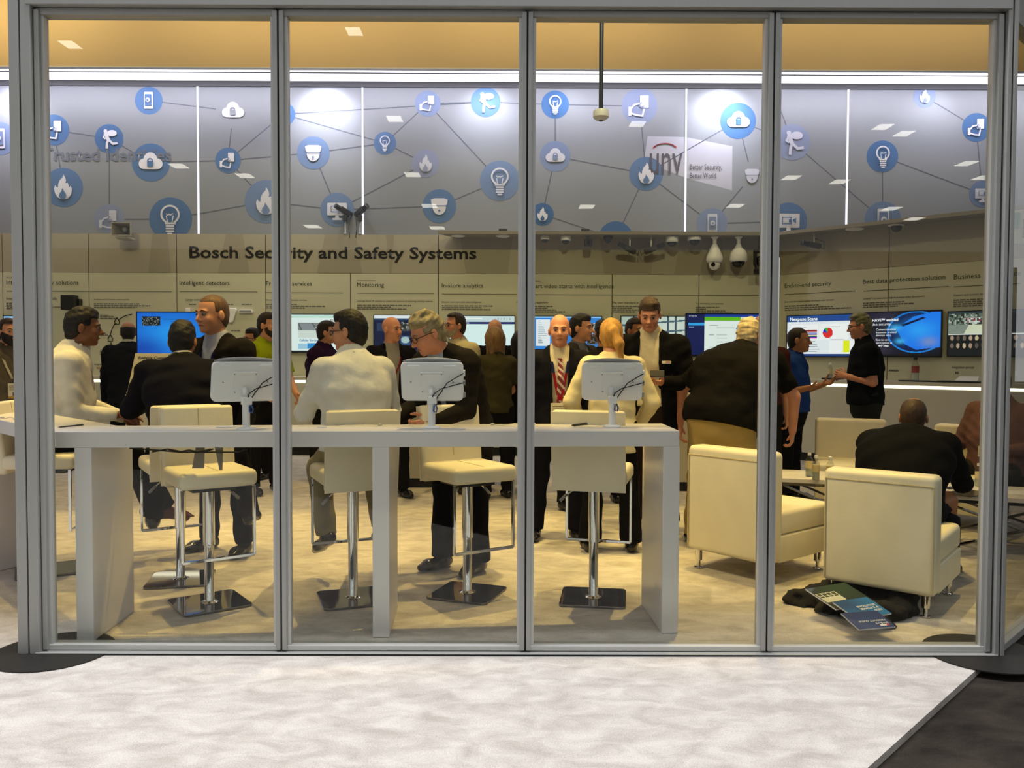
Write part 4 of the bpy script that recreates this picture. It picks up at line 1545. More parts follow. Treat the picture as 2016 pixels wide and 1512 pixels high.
M_TW = mat('white_cover_ink', '#cfd6dc', rough=.3, var=0)
p_ = Pic(44, 56, '#15201a').glow(.2, .9, .5, '#123a26').glow(.85, .15, .4, '#1c221d').rect(.50, .30, .98, .72, '#b9b9a6')
for i in range(3):
    for j in range(4):
        p_.rect(.53 + j * .115, .52 + i * .065, .53 + j * .115 + .09, .52 + i * .065 + .05, '#3a423c')
p_.rect(.62, .12, .8, .16, '#c03030')
leaf(1655, 1172, .135, .30, .22, 206, 14, p_, 'dark green glossy catalogue on top of the black coat', [('PRODUCT GUIDE', -.12, .06, .012, M_TW)])
p_ = Pic(40, 52, '#1668a8').glow(.8, .8, .5, '#0f3f74').rect(.72, .0, 1, .25, '#23282c')
leaf(1697, 1196, .148, .24, .17, 203, 14, p_, 'bright blue catalogue half under the navy one on the coat', [('NEW', -.10, .03, .017, M_TW), ('IP & POWER', -.10, .006, .017, M_TW), ('SOLUTIONS', -.10, -.018, .017, M_TW)])
p_ = Pic(40, 52, '#1b2f63').glow(.5, .2, .6, '#24407c').rect(.1, .1, .34, .17, '#e8e8e8').rect(.1, .1, .18, .17, '#c02a2a')
leaf(1709, 1220, .162, .21, .15, 193, 14, p_, 'navy blue product guide catalogue nearest the glass on the coat', [('2018-19', -.09, .03, .016, M_TW), ('PRODUCT GUIDE', -.09, .006, .014, M_TW)])

# ---------------- display counters along the walls


def wall_counter(F, x0, x1, depth, lab):
    t = empty('display_counter', F.mat())
    tag(t, lab, 'counter')
    MB().box(x0 + .02, x1 - .02, -depth + .06, -.002, .002, .12).build('plinth', M_PLINTH, t)
    n = max(1, int(round((x1 - x0) / 1.36)))
    for i in range(n):
        a, b_ = x0 + (x1 - x0) * i / n, x0 + (x1 - x0) * (i + 1) / n
        MB().box(a + .002, b_ - .002, -depth, -.002, .12, 1.035).build('front_panel', M_CABINET, t)
    MB().box(x0, x1, -depth + .012, -.002, 1.035, 1.075).build('light_recess', M_CABINET, t)
    MB().box(x0 + .01, x1 - .01, -depth - .004, -depth + .012, 1.038, 1.072).build('led_strip', M_LED, t)
    MB().box(x0, x1, -depth - .008, -.002, 1.075, 1.12).build('top', M_CABINET, t)
    return t


wall_counter(BACK, -9.6, BACK.uv(1345, 700)[0], .6, 'long white display counter with light strip along the back wall')
xr0 = RIGHT.uv(1560, 760, off=-.75)[0]
wall_counter(RIGHT, .55, 4.2, .75, 'long white display counter with light strip along the side wall')

# ---------------- screens
N_TV = 0


def tv(F, x0, y0, x1, y1, pic, lab, off=.05, tx=(), rects=()):
    ua, za = F.uv(x0, y0, -off)
    ub, zb = F.uv(x1, y1, -off)
    t = empty('wall_display', F.mat() @ Matrix.Translation(((ua + ub) / 2, -off, (za + zb) / 2)))
    tag(t, lab, 'display', 'flat displays around the booth')
    w_, h_ = (ub - ua) / 2, (za - zb) / 2
    MB().box(-w_, w_, .001, min(.04, off - .004), -h_, h_).build('housing', M_DPLAST, t, bevel=.003)
    m_ = .011
    for a in ((-w_, w_, h_ - m_, h_), (-w_, w_, -h_, -h_ + m_ * 1.4), (-w_, -w_ + m_, -h_ + m_ * 1.4, h_ - m_), (w_ - m_, w_, -h_ + m_ * 1.4, h_ - m_)):
        MB().box(a[0], a[1], -.006, .001, a[2], a[3]).build('bezel', M_DPLAST, t)
    W_, H_ = w_ * 2 - 2 * m_, h_ * 2 - m_ * 2.4
    pic.build('screen', M_SCREEN, t, -W_ / 2, W_ / 2, -H_ / 2 + m_ * .2, H_ / 2 + m_ * .2, y=-.001)
    for (s_, fx, fy, cp, mm, bd) in tx:
        text(s_, 'screen_lettering', mm, t, -W_ / 2 + fx * W_, H_ / 2 - fy * H_, y=-.003, cap=cp * H_, bold=bd)
    return t


p_ = Pic(40, 24, '#5fa7d8').glow(.4, .5, .4, '#bfe0f2')
tv(BACK, 6, 621, 52, 652, p_, 'pale blue display at the far left edge of the back wall')
p_ = Pic(120, 64, '#dff0f0').rect(0, 0, 1, .06, '#c8e4e0').rect(0, .06, 1, .085, '#7ec9a0').rect(.30, .22, .82, .55, '#7e8686').poly([(.3, .22), (.52, .22), (.60, .47), (.38, .56)], '#4d555a').poly([(.32, .24), (.51, .24), (.58, .46), (.39, .53)], '#868e94')
p_.rect(.3, .42, .9, .62, '#cfdcd8').ell(.66, .36, .1, .03, '#e8f0ea').rect(.30, .78, .48, .92, '#9ccbe6').rect(.44, .77, .62, .91, '#2f8bcf').rect(0, .97, 1, 1, '#16222c')
tv(BACK, 545, 617.5, 681, 695, p_, 'white display with a tablet picture behind the purple shirt', tx=[('BOSCH', .78, .16, .04, M_RED, .02), ('Cellular Services', .32, .71, .06, emis('screen_blue_ink', '#2f86c4', .9), .02)])
p_ = Pic(120, 64, '#0e1c3e').rect(0, 0, 1, .08, '#dfeaf2').rect(0, .08, 1, .13, '#26466a').rect(.28, .2, .46, .42, '#39434a').rect(.48, .2, .66, .42, '#4a4f50').noise(.49, .21, .65, .41, ['#202628', '#6e7270', '#a8a8a0', '#3a4042'], 4, 3).rect(.05, .2, .25, .42, '#2b3a58').rect(.48, .55, .66, .8, '#31507c').ell(.57, .66, .08, .09, '#a9c4c8').rect(.7, .12, .71, .9, '#5577a0')
tv(BACK, 735, 619.5, 846, 696, p_, 'navy video display behind the bald man with red lanyard', tx=[('Live', .5, .19, .025, M_SCRW, .0)])
p_ = Pic(100, 60, '#dcf4f6').rect(0, 0, 1, .16, '#c9dfe4').rect(.02, .05, .5, .09, '#eef8fa').rect(0, .17, 1, .23, '#27306a').rect(.1, .185, .3, .215, '#aab4da')
for i in range(6):
    p_.rect(.70 + i * .045, .06, .715 + i * .045, .1, '#6b7d86')
tv(BACK, 884, 620.5, 1014, 693, p_, 'white browser display behind the long haired woman')
p_ = Pic(130, 70, '#2f86e0').rect(0, 0, 1, .05, '#9cc9f2').rect(.03, .08, .24, .9, '#e9f0f6').rect(.3, .10, .70, .9, '#2d7ed8').noise(.68, .2, .95, .52, ['#20242a', '#6a5a4a', '#9a9a9a', '#c9c0b0', '#384a5a'], 6, 2).noise(.79, .55, .93, .85, ['#181a1e', '#3a3028', '#6a6258', '#202428'], 9, 2).rect(.71, .55, .78, .85, '#7cc0ee').glow(.68, .82, .04, '#7a30d0')
for i in range(13):
    p_.rect(.06, .13 + i * .055, .10 + (i * 37 % 9) * .012, .15 + i * .055, '#8fa4b4')
tv(BACK, 1050, 621.5, 1185, 690, p_, 'bright blue desktop display behind the bald man with striped tie')
p_ = Pic(100, 60, '#a9bcb4').glow(.8, .3, .5, '#cfdcd4')
for x in (.18, .5, .72, .84):
    p_.rect(x, 0, x + .03, 1, '#3d5260')
for y in (.2, .45, .72):
    p_.poly([(0, y), (1, y - .12), (1, y - .08), (0, y + .05)], '#4a6270')
p_.rect(0, .92, 1, 1, '#33444c')
tv(BACK, 1222, 621.5, 1349, 702, p_, 'pale warehouse video display behind the man with a phone')
p_ = Pic(130, 76, '#e2eeec').rect(0, 0, 1, .06, '#1c3f9c').rect(.24, .07, .72, .16, '#5fb81e').rect(0, 0, .24, 1, '#0f1d52').rect(.02, .21, .24, .28, '#39a3ea').rect(.03, .3, .1, .33, '#8aa6d0').rect(.66, .33, .72, .37, '#3fa0e8').rect(.74, .2, .95, .42, '#2a2c2e').rect(.73, .07, .76, 1, '#d0dcda')
p_.lines(.3, .26, .5, 1, .1, '#7c8c90', 1).lines(.4, .33, .64, 6, .085, '#98a8aa', 2).lines(.3, .5, .4, 2, .3, '#5c6c70', 3)
T7 = tv(Frame((0, 8.95, 0), 0), 1350, 616.5, 1500, 702, p_, 'large dashboard display with green bar on the kiosk behind the black shirt', tx=[('AI Test Site', .03, .05, .03, M_SCRW, .0)])
p_ = Pic(130, 74, '#e6eef6').rect(0, 0, 1, .15, '#1f4a94').rect(0, .95, 1, 1, '#1a3a80').rect(.0, .95, .18, 1, '#c02030').rect(.05, .22, .45, .60, '#f4f7fb').rect(.46, .22, .86, .60, '#f4f7fb')
for i, c in enumerate(('#8a1c28', '#b04848', '#c89aa0', '#90a8d8', '#6a4ad0', '#d8d890', '#30b840', '#202a90', '#e040c0')):
    p_.rect(.22, .35 + i * .024, .43, .374 + i * .024, c)
p_.ell(.58, .43, .07, .125, '#e02a2a').poly([(.58, .43), (.51, .41), (.53, .33)], '#2030d0').poly([(.58, .43), (.53, .33), (.56, .305), (.58, .305)], '#30b840').rect(.60, .62, .95, .93, '#f2f6fa').rect(.79, .62, .875, .90, '#e4f01c')
p_.lines(.05, .64, .48, 5, .06, '#76828e', 5)
tv(RIGHT, 1549, 621.5, 1692, 703.5, p_, 'white slide display with pie chart behind the blue shirt', tx=[('Nexpose Scans', .04, .115, .085, M_SCRW, .03), ('Vulnerabilities by Severity', .62, .60, .022, M_SCRD, 0), ('Most Common Vulnerabilities', .08, .29, .022, M_SCRD, 0), ('Most Common Vulnerability Categories', .48, .29, .022, M_SCRD, 0)])
p_ = Pic(150, 84, '#0c1020').glow(.12, .8, .25, '#3a3448').glow(.3, .1, .2, '#2c2a40').ell(.70, .46, .37, .47, '#1480e0').ell(.70, .46, .345, .44, '#0d1a4c').poly([(.45, .38), (.66, .12), (.9, .02), (1, .02), (1, .8), (.88, .82), (.7, .86), (.55, .72)], '#1a7af4').glow(.74, .42, .2, '#2aa0ff').glow(.86, .68, .1, '#8090c0', .8).poly([(.50, .30), (.78, .13), (.82, .15), (.54, .33)], '#0a1238').rect(0, .97, 1, 1, '#080a12')
for x, y, h in ((.44, .36, .07), (.50, .66, .06)):
    p_.glow(x, y, h, '#40b0f0')
tv(RIGHT, 1696, 615, 1853, 703.5, p_, 'dark display with a glowing blue lens and white words', tx=[('CHAVE\u2122 enabled', .10, .20, .062, M_SCRW, .03), ('video security:', .10, .295, .062, M_SCRW, .0), ('Communication', .19, .41, .05, M_SCRW, 0), ('between trusted', .19, .475, .05, M_SCRW, 0), ('devices only.', .19, .54, .05, M_SCRW, 0), ('End-to-end', .19, .645, .05, M_SCRW, 0), ('encryption at', .19, .715, .05, M_SCRW, 0), ('every step.', .19, .78, .05, M_SCRW, .02)])
p_ = Pic(150, 84, '#141a1c').rect(0, 0, 1, .05, '#2c3a44').rect(.0, .05, .5, .5, '#7d8a80').noise(.0, .05, .48, .3, ['#3c4840', '#708078', '#202824', '#a8b0a4', '#58685c'], 3, 3).poly([(.2, .5), (.26, .3), (.42, .3), (.5, .5)], '#cdd4bc').noise(.22, .13, .5, .3, ['#24282a', '#cfd4cc', '#506058', '#88384a', '#b0b8b0'], 7, 3).rect(0, .5, 1, .52, '#dfe6e2').rect(.5, .05, 1, .5, '#23272a')
for j in range(2):
    for i in range(12):
        p_.ell(.05 + i * .078, .60 + j * .17, .022, .06, ['#a08a78', '#6e625a', '#c0b090', '#584e48', '#b09a88'][(i * 3 + j) % 5])
tv(RIGHT, 1866, 613, 2030, 703, p_, 'video wall display with rows of faces at the right edge')

# ---------------- kiosks


def kiosk(px0, px1, Y, title, lines_, lab, tvargs=None, ztop=None):
    a, b_ = P(px0, 790, Y), P(px1, 790, Y)
    w_ = (b_.x - a.x) / 2
    t = empty('display_kiosk', TR((a.x + b_.x) / 2, Y, 0))
    tag(t, lab, 'kiosk', 'white demo kiosks in the middle of the booth')
    MB().box(-w_ + .02, w_ - .02, .03, .60, .002, .10).build('plinth', M_PLINTH, t)
    MB().box(-w_, w_, 0, .62, .10, .955).build('cabinet', M_CABINET, t, bevel=.004)
    MB().box(-w_ - .006, w_ + .006, -.006, .626, .955, .995).build('led_band', M_LED, t)
    MB().box(-w_, w_, 0, .62, .995, 1.03).build('top', M_CABINET, t, bevel=.003)
    # sloping title board
    tl = Matrix.Translation((0, .02, 1.03)) @ Matrix.Rotation(R(-26), 4, 'X')
    bd = MB().box(-w_, w_, 0, .03, 0, .46, M=tl).build('title_board', mat('cream_title_board', '#d8cfae', rough=.5, var=.01), t, bevel=.003)
    if title:
        text(title, 'title_lettering', M_INK, bd, -w_ + .05, .385, y=-.003, cap=.036, bold=.02, M=tl)
    for i, s_ in enumerate(lines_):
        text(s_, 'title_lettering', M_INK, bd, -w_ + .04, .30 - i * .05, y=-.003, cap=.028, bold=.01, M=tl)
    bars('paragraph_print', M_INK2, bd, [(-w_ + .08, w_ - .3, .19 - i * .045, .014) for i in range(3)], M=tl)
    MB().box(-w_, w_, .24, .30, 1.02, 1.43).build('screen_post', M_CABINET, t)
    return t


kiosk(249, 432, 8.9, 'Reliable Communications', ['B465 Universal Dual Path', 'Communicator'], 'white kiosk with a sloping board below the blue display')
kiosk(781, 931, 8.9, 'Remote Security Connect', [], 'white kiosk with a sloping board behind the grey haired man')
kiosk(1338, 1500, 8.7, '', [], 'white kiosk under the dashboard display behind the man with a phone')
p_ = Pic(110, 62, '#0a62d8').glow(.45, .55, .4, '#1f9cf8').glow(.05, .9, .3, '#0b4cb8').rect(.06, .10, .30, .33, '#10161a').noise(.065, .11, .295, .32, ['#10161a', '#10161a', '#10161a', '#283430', '#10161a', '#8a9490'], 5, 1)
tv(Frame((0, 9.17, 0), 0), 268, 613, 424, 699, p_, 'bright blue display on the left kiosk behind the shaved man', off=.03, tx=[('Communications made easy with', .34, .17, .035, M_SCRD, 0), ('universal plug-in module', .44, .235, .035, M_SCRD, 0)])

# ---------------- ceiling pole device and wall cameras
pp = P(1183, 227, 8.6)
pole = empty('pendant_sensor', Matrix.Translation((pp.x, pp.y, 0)))
tag(pole, 'white round sensor hanging from a long black pole', 'sensor')
MB().lathe([(.024, pp.z + .05), (.024, 6.5)], 14).build('pole', M_DPLAST, pole, smooth=True, angle=40)
MB().lathe([(.02, pp.z + .055), (.075, pp.z + .05), (.082, pp.z + .03), (.082, pp.z - .02), (.05, pp.z - .048), (.012, pp.z - .055)], 24).build('body', M_WPLAST, pole, smooth=True, angle=30)
MB().lathe([(.02, pp.z - .06), (.02, pp.z - .05)], 12).build('lens', M_DPLAST, pole)


def hang_z():
    return ZT - .035


def dome(px, Y, r, lab, body=M_WPLAST, grp='dome cameras hung under the shelf', size=1.0):
    u = P(px, 465, Y)
    t = empty('dome_camera', Matrix.Translation((u.x, Y, ZT - .036)))
    tag(t, lab, 'camera', grp)
    MB().lathe([(r * .9, 0), (r, -.01), (r, -.045 * size), (r * .86, -.055 * size)], 22).build('housing', body, t, smooth=True, angle=35)
    MB().lathe([(r * .78, -.052 * size)] + [(r * .78 * math.cos(R(a)), -.055 * size - r * .7 * math.sin(R(a))) for a in (0, 25, 50, 75, 88)], 22).build('dome', M_SMOKE, t, smooth=True)


YS = YB - .2
dome(1073, YS, .065, 'small white dome camera under the shelf, leftmost right of the third mullion')
dome(1114, YS, .075, 'white dome camera under the shelf with a wide dark dome, second from left', size=1.3)
dome(1197, YS, .07, 'flat dark dome camera under the shelf before the two bullet cameras', M_DPLAST)
dome(1323, YS, .09, 'white dome camera under the shelf after the two bullet cameras', size=1.6)
dome(1367, YS, .10, 'large white dome camera under the shelf beside the white pendants', size=1.1)
u_ = RIGHT.uv(1765, 440, -.2)[0]
q_ = RIGHT.mat() @ Vector((u_, -.2, 0))
t = empty('dome_camera', Matrix.Translation((q_.x, q_.y, ZT - .036)))
tag(t, 'dark dome camera under the shelf of the side wall', 'camera', 'dome cameras hung under the shelf')
MB().lathe([(.09, 0), (.1, -.008), (.1, -.02), (.08, -.026)], 22).build('housing', M_WPLAST, t, smooth=True, angle=35)
MB().lathe([(.07, -.02), (.07, -.05), (.05, -.09), (.01, -.105)], 22).build('dome', M_SMOKE, t, smooth=True)
for px, nm in ((902, 'leftmost flat round speaker let into the shelf'), (990, 'second flat round speaker let into the shelf')):
    u = P(px, 460, YS)
    o = MB().lathe([(.002, 0), (.10, 0), (.10, -.012), (.085, -.018), (.002, -.02)], 24).build('ceiling_speaker', M_WPLAST, None, M=Matrix.Translation((u.x, YS, ZT - .036)))
    tag(o, nm, 'speaker', 'flat round speakers in the shelf')
u_ = RIGHT.uv(1683, 450, -.2)[0]
q_ = RIGHT.mat() @ Vector((u_, -.2, 0))
o = MB().lathe([(.002, 0), (.12, 0), (.12, -.012), (.1, -.018), (.002, -.02)], 24).build('ceiling_speaker', M_WPLAST, None, M=Matrix.Translation((q_.x, q_.y, ZT - .036)))
tag(o, 'flat round speaker let into the shelf of the side wall', 'speaker', 'flat round speakers in the shelf')
for px, nm in ((990, 'small black junction box on the shelf above the flat speaker'), (1152, 'small black junction box on the shelf above the black camera')):
    u = P(px, 455, YS)
    o = MB().box(-.06, .06, -.04, .04, 0, .05).build('junction_box', M_DPLAST, None, M=Matrix.Translation((u.x, YS, ZT + .013)), bevel=.008)
    tag(o, nm, 'box')
# small black box camera hung under the shelf
u = P(1158, 470, YS)
t = empty('box_camera', Matrix.Translation((u.x, YS, ZT - .036)))
tag(t, 'small black cube camera hung between the dome cameras', 'camera')
MB().box(-.03, .03, -.03, .03, -.05, 0).build('mount', M_GPLAST, t, bevel=.004)
MB().box(-.055, .055, -.07, .06, -.15, -.05).build('body', M_DPLAST, t, bevel=.01)
MB().lathe([(.03, 0), (.03, .012)], 14, M=Matrix.Translation((0, -.07, -.10)) @ Matrix.Rotation(R(90), 4, 'X')).build('lens', M_SMOKE, t)


def bullet(M0, lab, drop, yaw, pitch=-20, grp='bullet cameras hanging on rods'):
    t = empty('bullet_camera', M0)
    tag(t, lab, 'camera', grp)
    MB().tube([(0, 0, 0), (0, 0, -drop)], .012, 8).build('rod', M_WPLAST, t, smooth=True)
    Mc = Matrix.Translation((0, 0, -drop - .035)) @ Matrix.Rotation(R(yaw), 4, 'Z') @ Matrix.Rotation(R(pitch), 4, 'X')
    MB().box(-.035, .035, -.10, .10, -.035, .035, M=Mc).build('body', mat('charcoal_shell', '#3a3833', rough=.5), t, bevel=.008)
    MB().lathe([(.034, 0), (.034, .09), (.038, .1), (.03, .105)], 16, M=Mc @ Matrix.Translation((0, -.10, 0)) @ Matrix.Rotation(R(90), 4, 'X')).build('lens', M_DPLAST, t, smooth=True, angle=40)
    pts_ = [Mc @ Vector((0, .10, 0)), Mc @ Vector((0.01, .16, -.03)), Mc @ Vector((0, .15, .08)), Vector((.01, .01, -drop * .55))]
    MB().tube(pts_, .005, 6).build('cable', M_CABLE, t, smooth=True)


u = P(1240, 470, YS)
bullet(Matrix.Translation((u.x, YS, ZT - .036)), 'charcoal bullet camera on a rod pointing down left', .16, -62)
u = P(1282, 470, YS)
bullet(Matrix.Translation((u.x, YS, ZT - .036)), 'charcoal bullet camera on a rod pointing right', .16, 68)
u_ = RIGHT.uv(1603, 470, -.2)[0]
q_ = RIGHT.mat() @ Vector((u_, -.2, 0))
bullet(Matrix.Translation((q_.x, q_.y, ZT - .036)), 'charcoal bullet camera on a rod under the side wall shelf', .14, -75, -8)


def ptz(px, lab, round_):
    u = P(px, 480, YS)
    t = empty('pendant_camera', Matrix.Translation((u.x, YS, ZT - .036)))
    tag(t, lab, 'camera', 'white pendant cameras under the shelf')
    MB().lathe([(.06, 0), (.05, -.02), (.028, -.04), (.028, -.12)], 18).build('stem', M_WPLAST, t, smooth=True)
    if round_:
        MB().lathe([(.03, -.11), (.06, -.16), (.095, -.24), (.118, -.30), (.12, -.36), (.09, -.385)], 24).build('housing', M_WPLAST, t, smooth=True)
        MB().lathe([(.085 * math.cos(R(a)), -.41 - .085 * math.sin(R(a))) for a in (-60, -30, 0, 30, 60, 88)], 20).build('ball', M_WPLAST, t, smooth=True)
        MB().lathe([(.03, 0), (.03, .02)], 14, M=Matrix.Translation((-.04, -.075, -.42)) @ Matrix.Rotation(R(90), 4, 'X')).build('lens', M_SMOKE, t)
    else:
        MB().lathe([(.03, -.11), (.06, -.17), (.105, -.21), (.125, -.26), (.13, -.345), (.11, -.37)], 24).build('housing', M_WPLAST, t, smooth=True)
        MB().lathe([(.095, -.365)] + [(.095 * math.cos(R(a)), -.375 - .085 * math.sin(R(a))) for a in (0, 30, 60, 88)], 22).build('dome', M_SMOKE, t, smooth=True)


ptz(1407, 'white pendant camera with a white ball head, left of the pair', True)
ptz(1454, 'white pendant camera with a dark dome, right of the pair', False)
u = P(1497, 480, YS)
t = empty('yoke_camera', Matrix.Translation((u.x, YS, ZT - .036)))
tag(t, 'black yoke camera hanging in the wall corner behind the mullion', 'camera')
MB().lathe([(.03, 0), (.03, -.2)], 14).build('stem', M_DPLAST, t, smooth=True)
for x in (-.09, .07):
    MB().box(x, x + .03, -.05, .05, -.42, -.2).build('arm', M_DPLAST, t, bevel=.008)
MB().box(-.09, .10, -.05, .05, -.24, -.18).build('yoke', M_DPLAST, t, bevel=.01)
MB().lathe([(.065 * math.cos(R(a)), -.36 + .085 * math.sin(R(a))) for a in (-88, -50, -20, 20, 50, 88)], 18).build('head', M_SMOKE, t, smooth=True)
MB().box(-.09, .05, -.06, .03, -.55, -.47).build('lamp_head', M_DPLAST, t, bevel=.015)
MB().tube([(-.07, 0, -.42), (-.06, 0, -.5)], .012, 8).build('bracket', M_DPLAST, t)

# horn speaker and two cameras on top of the wall
u = P(250, 455, YB - .1)
t = empty('horn_speaker', Matrix.Translation((u.x, YB - .12, ZT - .06)))
tag(t, 'grey rectangular horn loudspeaker on top of the back wall', 'speaker')
b_ = MB()
w0, w1 = .13, .05
vs_ = [(-w0, -.16, -.0), (w0, -.16, -.0), (w0, -.16, .17), (-w0, -.16, .17), (-w1, .08, .05), (w1, .08, .05), (w1, .08, .13), (-w1, .08, .13)]
b_.add(vs_, [(0, 1, 5, 4), (1, 2, 6, 5), (2, 3, 7, 6), (3, 0, 4, 7), (4, 5, 6, 7)])
for k_, (x0, x1, z0, z1) in enumerate(((-w0, w0, -.012, .0), (-w0, w0, .17, .182), (-w0 - .012, -w0, -.012, .182), (w0, w0 + .012, -.012, .182))):
    b_.box(x0, x1, -.175, -.15, z0, z1)
b_.build('horn', mat('warm_grey_plastic', '#a19c8e', rough=.5), t)
MB().lathe([(.01, -.02), (.034, .0), (.034, .05)], 14, M=Matrix.Translation((.02, -.06, .085)) @ Matrix.Rotation(R(90), 4, 'X')).build('driver', M_GPLAST, t, smooth=True)
MB().box(-.09, .1, -.16, .1, -.05, -.02).build('bracket', MATS['warm_grey_plastic'], t, bevel=.005)
for (px, pxb, yaw, lab) in ((680, 682, -55, 'left of the two black box cameras on rods above the wall'), (709, 708, 50, 'right of the two black box cameras on rods above the wall')):
    u = P(px, 461, YB + .02)
    t = empty('rod_camera', Matrix.Translation((u.x, YB + .02, ZT)))
    tag(t, lab, 'camera', 'box cameras on rods above the wall')
    MB().lathe([(.03, 0), (.03, .02), (.012, .03), (.012, .26)], 12).build('rod', M_GPLAST, t, smooth=True)
    MB().box(-.03, .03, -.03, .03, .2, .29).build('mount', M_DPLAST, t, bevel=.006)
    Mc = Matrix.Translation((0, 0, .34)) @ Matrix.Rotation(R(yaw), 4, 'Z') @ Matrix.Rotation(R(-25), 4, 'X').inverted().inverted()
    MB().box(-.035, .035, -.09, .11, -.035, .04, M=Mc).build('body', M_DPLAST, t, bevel=.008)
    MB().lathe([(.036, 0), (.036, .07), (.042, .085), (.034, .09)], 16, M=Mc @ Matrix.Translation((0, -.09, 0)) @ Matrix.Rotation(R(90), 4, 'X')).build('lens', M_DPLAST, t, smooth=True, angle=40)
    MB().tube([Mc @ Vector((0, .1, .0)), Vector((.07 if px < 700 else -.07, 0, .28)), Vector((.05 if px < 700 else -.05, 0, .1)), Vector((.07 if px < 700 else -.06, -.03, -.05))], .005, 6).build('cable', M_CABLE, t, smooth=True)

# wall speaker and detectors on the back wall
u = P(147, 597, YB)
t = empty('wall_speaker', Matrix.Translation((u.x, YB, u.z)))
tag(t, 'black cube loudspeaker fixed on the back wall', 'speaker')
MB().box(-.095, .095, -.22, -.06, -.11, .11).build('cabinet', M_DPLAST, t, bevel=.01)
MB().box(-.085, .085, -.228, -.218, -.1, .1).build('grille', mat('speaker_grille', '#1f1f1f', rough=.9, bump=.3, bscale=300), t, bevel=.004)
MB().box(.04, .12, -.10, -.001, -.06, .06).build('bracket', M_DPLAST, t, bevel=.006)
u = P(455, 620, YB)
t = empty('motion_detector', Matrix.Translation((u.x, YB, u.z)))
tag(t, 'white triangular detector on the wall beside the shaved man', 'detector')
tri = circ(-.02, .06, .035, 6, 30, 150) + circ(-.05, .055, .03, 4, 120, 210) + circ(0, -.09, .035, 6, 210, 330) + circ(.06, .055, .035, 6, -30, 90)
tri = [(-.085, .075), (-.07, .1), (.08, .1), (.095, .075), (.035, -.105), (.0, -.12), (-.03, -.105)]
MB().prism(tri, .001, .05, M=Matrix.Rotation(R(90), 4, 'X')).build('housing', M_WPLAST, t, bevel=.012, seg=3)
MB().lathe([(.016, .05), (.012, .056)], 12, M=Matrix.Translation((-.03, 0, .03)) @ Matrix.Rotation(R(90), 4, 'X')).build('blue_lens', emis('blue_led', '#7fb4ff', 1.5), t)
u = P(485, 613, YB)
t = empty('bar_detector', Matrix.Translation((u.x, YB, u.z)))
tag(t, 'white bar shaped detector on the wall right of the triangular one', 'detector')
MB().box(-.1, .1, -.045, -.001, -.024, .024).build('housing', M_WPLAST, t, bevel=.008)
MB().box(-.09, .09, -.049, -.044, -.012, .012).build('window_strip', M_GPLAST, t, bevel=.002)
u = P(371, 612, YB)
o = MB().box(-.03, .03, -.045, -.001, -.04, .04).build('small_detector', M_WPLAST, None, M=Matrix.Translation((u.x, YB, u.z)), bevel=.012)
tag(o, 'small white detector left of the shaved man', 'detector')

# things on the side counter
def on_side(px, py, off, zt=1.121):
    d = ray(px, py)
    g_ = G(px, py, zt)
    return g_


for (px, py, w_, d_, h_, nm, lab) in ((1640, 747, .26, .16, .02, 'keyboard', 'black keyboard lying on the side counter near the gesturing man'), (1800, 751, .34, .16, .015, 'notebook', 'thin black notebook on the side counter right of the old man'),
                                      (1826, 752, .30, .1, .012, 'remote_control', 'thin black remote on the side counter by the notebook'), (1898, 753.5, .55, .2, .02, 'equipment_tray', 'long flat black tray on the side counter under the face display'),
                                      (1930, 750, .28, .16, .07, 'router', 'small white wedge shaped box on the side counter at the right')):
    g_ = G(px, py, 1.121)
    # keep it on the counter top
    v = RIGHT.mat().inverted() @ g_
    v.y = min(max(v.y, -.62), -.12)
    t = empty(nm, RIGHT.mat() @ Matrix.Translation((v.x, v.y, 1.121)))
    tag(t, lab, nm.split('_')[-1])
    if nm == 'router':
        MB().add([(-w_ / 2, -d_ / 2, 0), (w_ / 2, -d_ / 2, 0), (w_ / 2, d_ / 2, 0), (-w_ / 2, d_ / 2, 0), (-w_ / 2 + .05, -.01, h_), (w_ / 2, -.01, h_), (w_ / 2, d_ / 2, h_), (-w_ / 2 + .05, d_ / 2, h_)],
                 [(3, 2, 1, 0), (4, 5, 6, 7), (0, 1, 5, 4), (1, 2, 6, 5), (2, 3, 7, 6), (3, 0, 4, 7)]).build('case', M_WPLAST, t, bevel=.006)
    else:
        MB().box(-w_ / 2, w_ / 2, -d_ / 2, d_ / 2, 0, h_).build('case', M_DPLAST, t, bevel=.003)
    if nm == 'keyboard':
        for r_ in range(4):
            for c2 in range(10):
                MB().box(-w_ / 2 + .012 + c2 * .0238, -w_ / 2 + .032 + c2 * .0238, -.065 + r_ * .033, -.04 + r_ * .033, h_, h_ + .005).build('key', M_GPLAST, t)
v = RIGHT.mat().inverted() @ G(1850, 747, 1.121)
q_ = RIGHT.mat() @ Vector((v.x, max(-.4, min(v.y, -.15)), 0))
bottle(q_.x, q_.y, 1.121, 'tall drink bottle with red and yellow label on the side counter', None, .30, mat('rainbow_label', '#8c3a34', rough=.5, var=.5, vscale=22, stretch=(.1, .1, 3)), M_DPLAST)
v = RIGHT.mat().inverted() @ G(1622, 747, 1.121)
q_ = RIGHT.mat() @ Vector((v.x, -.35, 0))
bottle(q_.x, q_.y, 1.121, 'clear water bottle on the side counter behind the gesturing hands', None, .22)
# ================================================================== PEOPLE
SKINS = dict(light='#c98f6c', fair='#d09a78', tan='#a8714c', brown='#7d4f33', pink='#cf8f72')


def skin_mat(k):
    return mat('skin_' + k, SKINS[k], rough=.5, var=.08, vscale=14, bump=.05, bscale=90, spec=.4)


def cloth(col, name='cloth', bump=.15):
    return mat('%s_%s' % (name, col.strip('#')), col, rough=.85, var=.08, vscale=9, bump=.55, bscale=17, spec=.06)


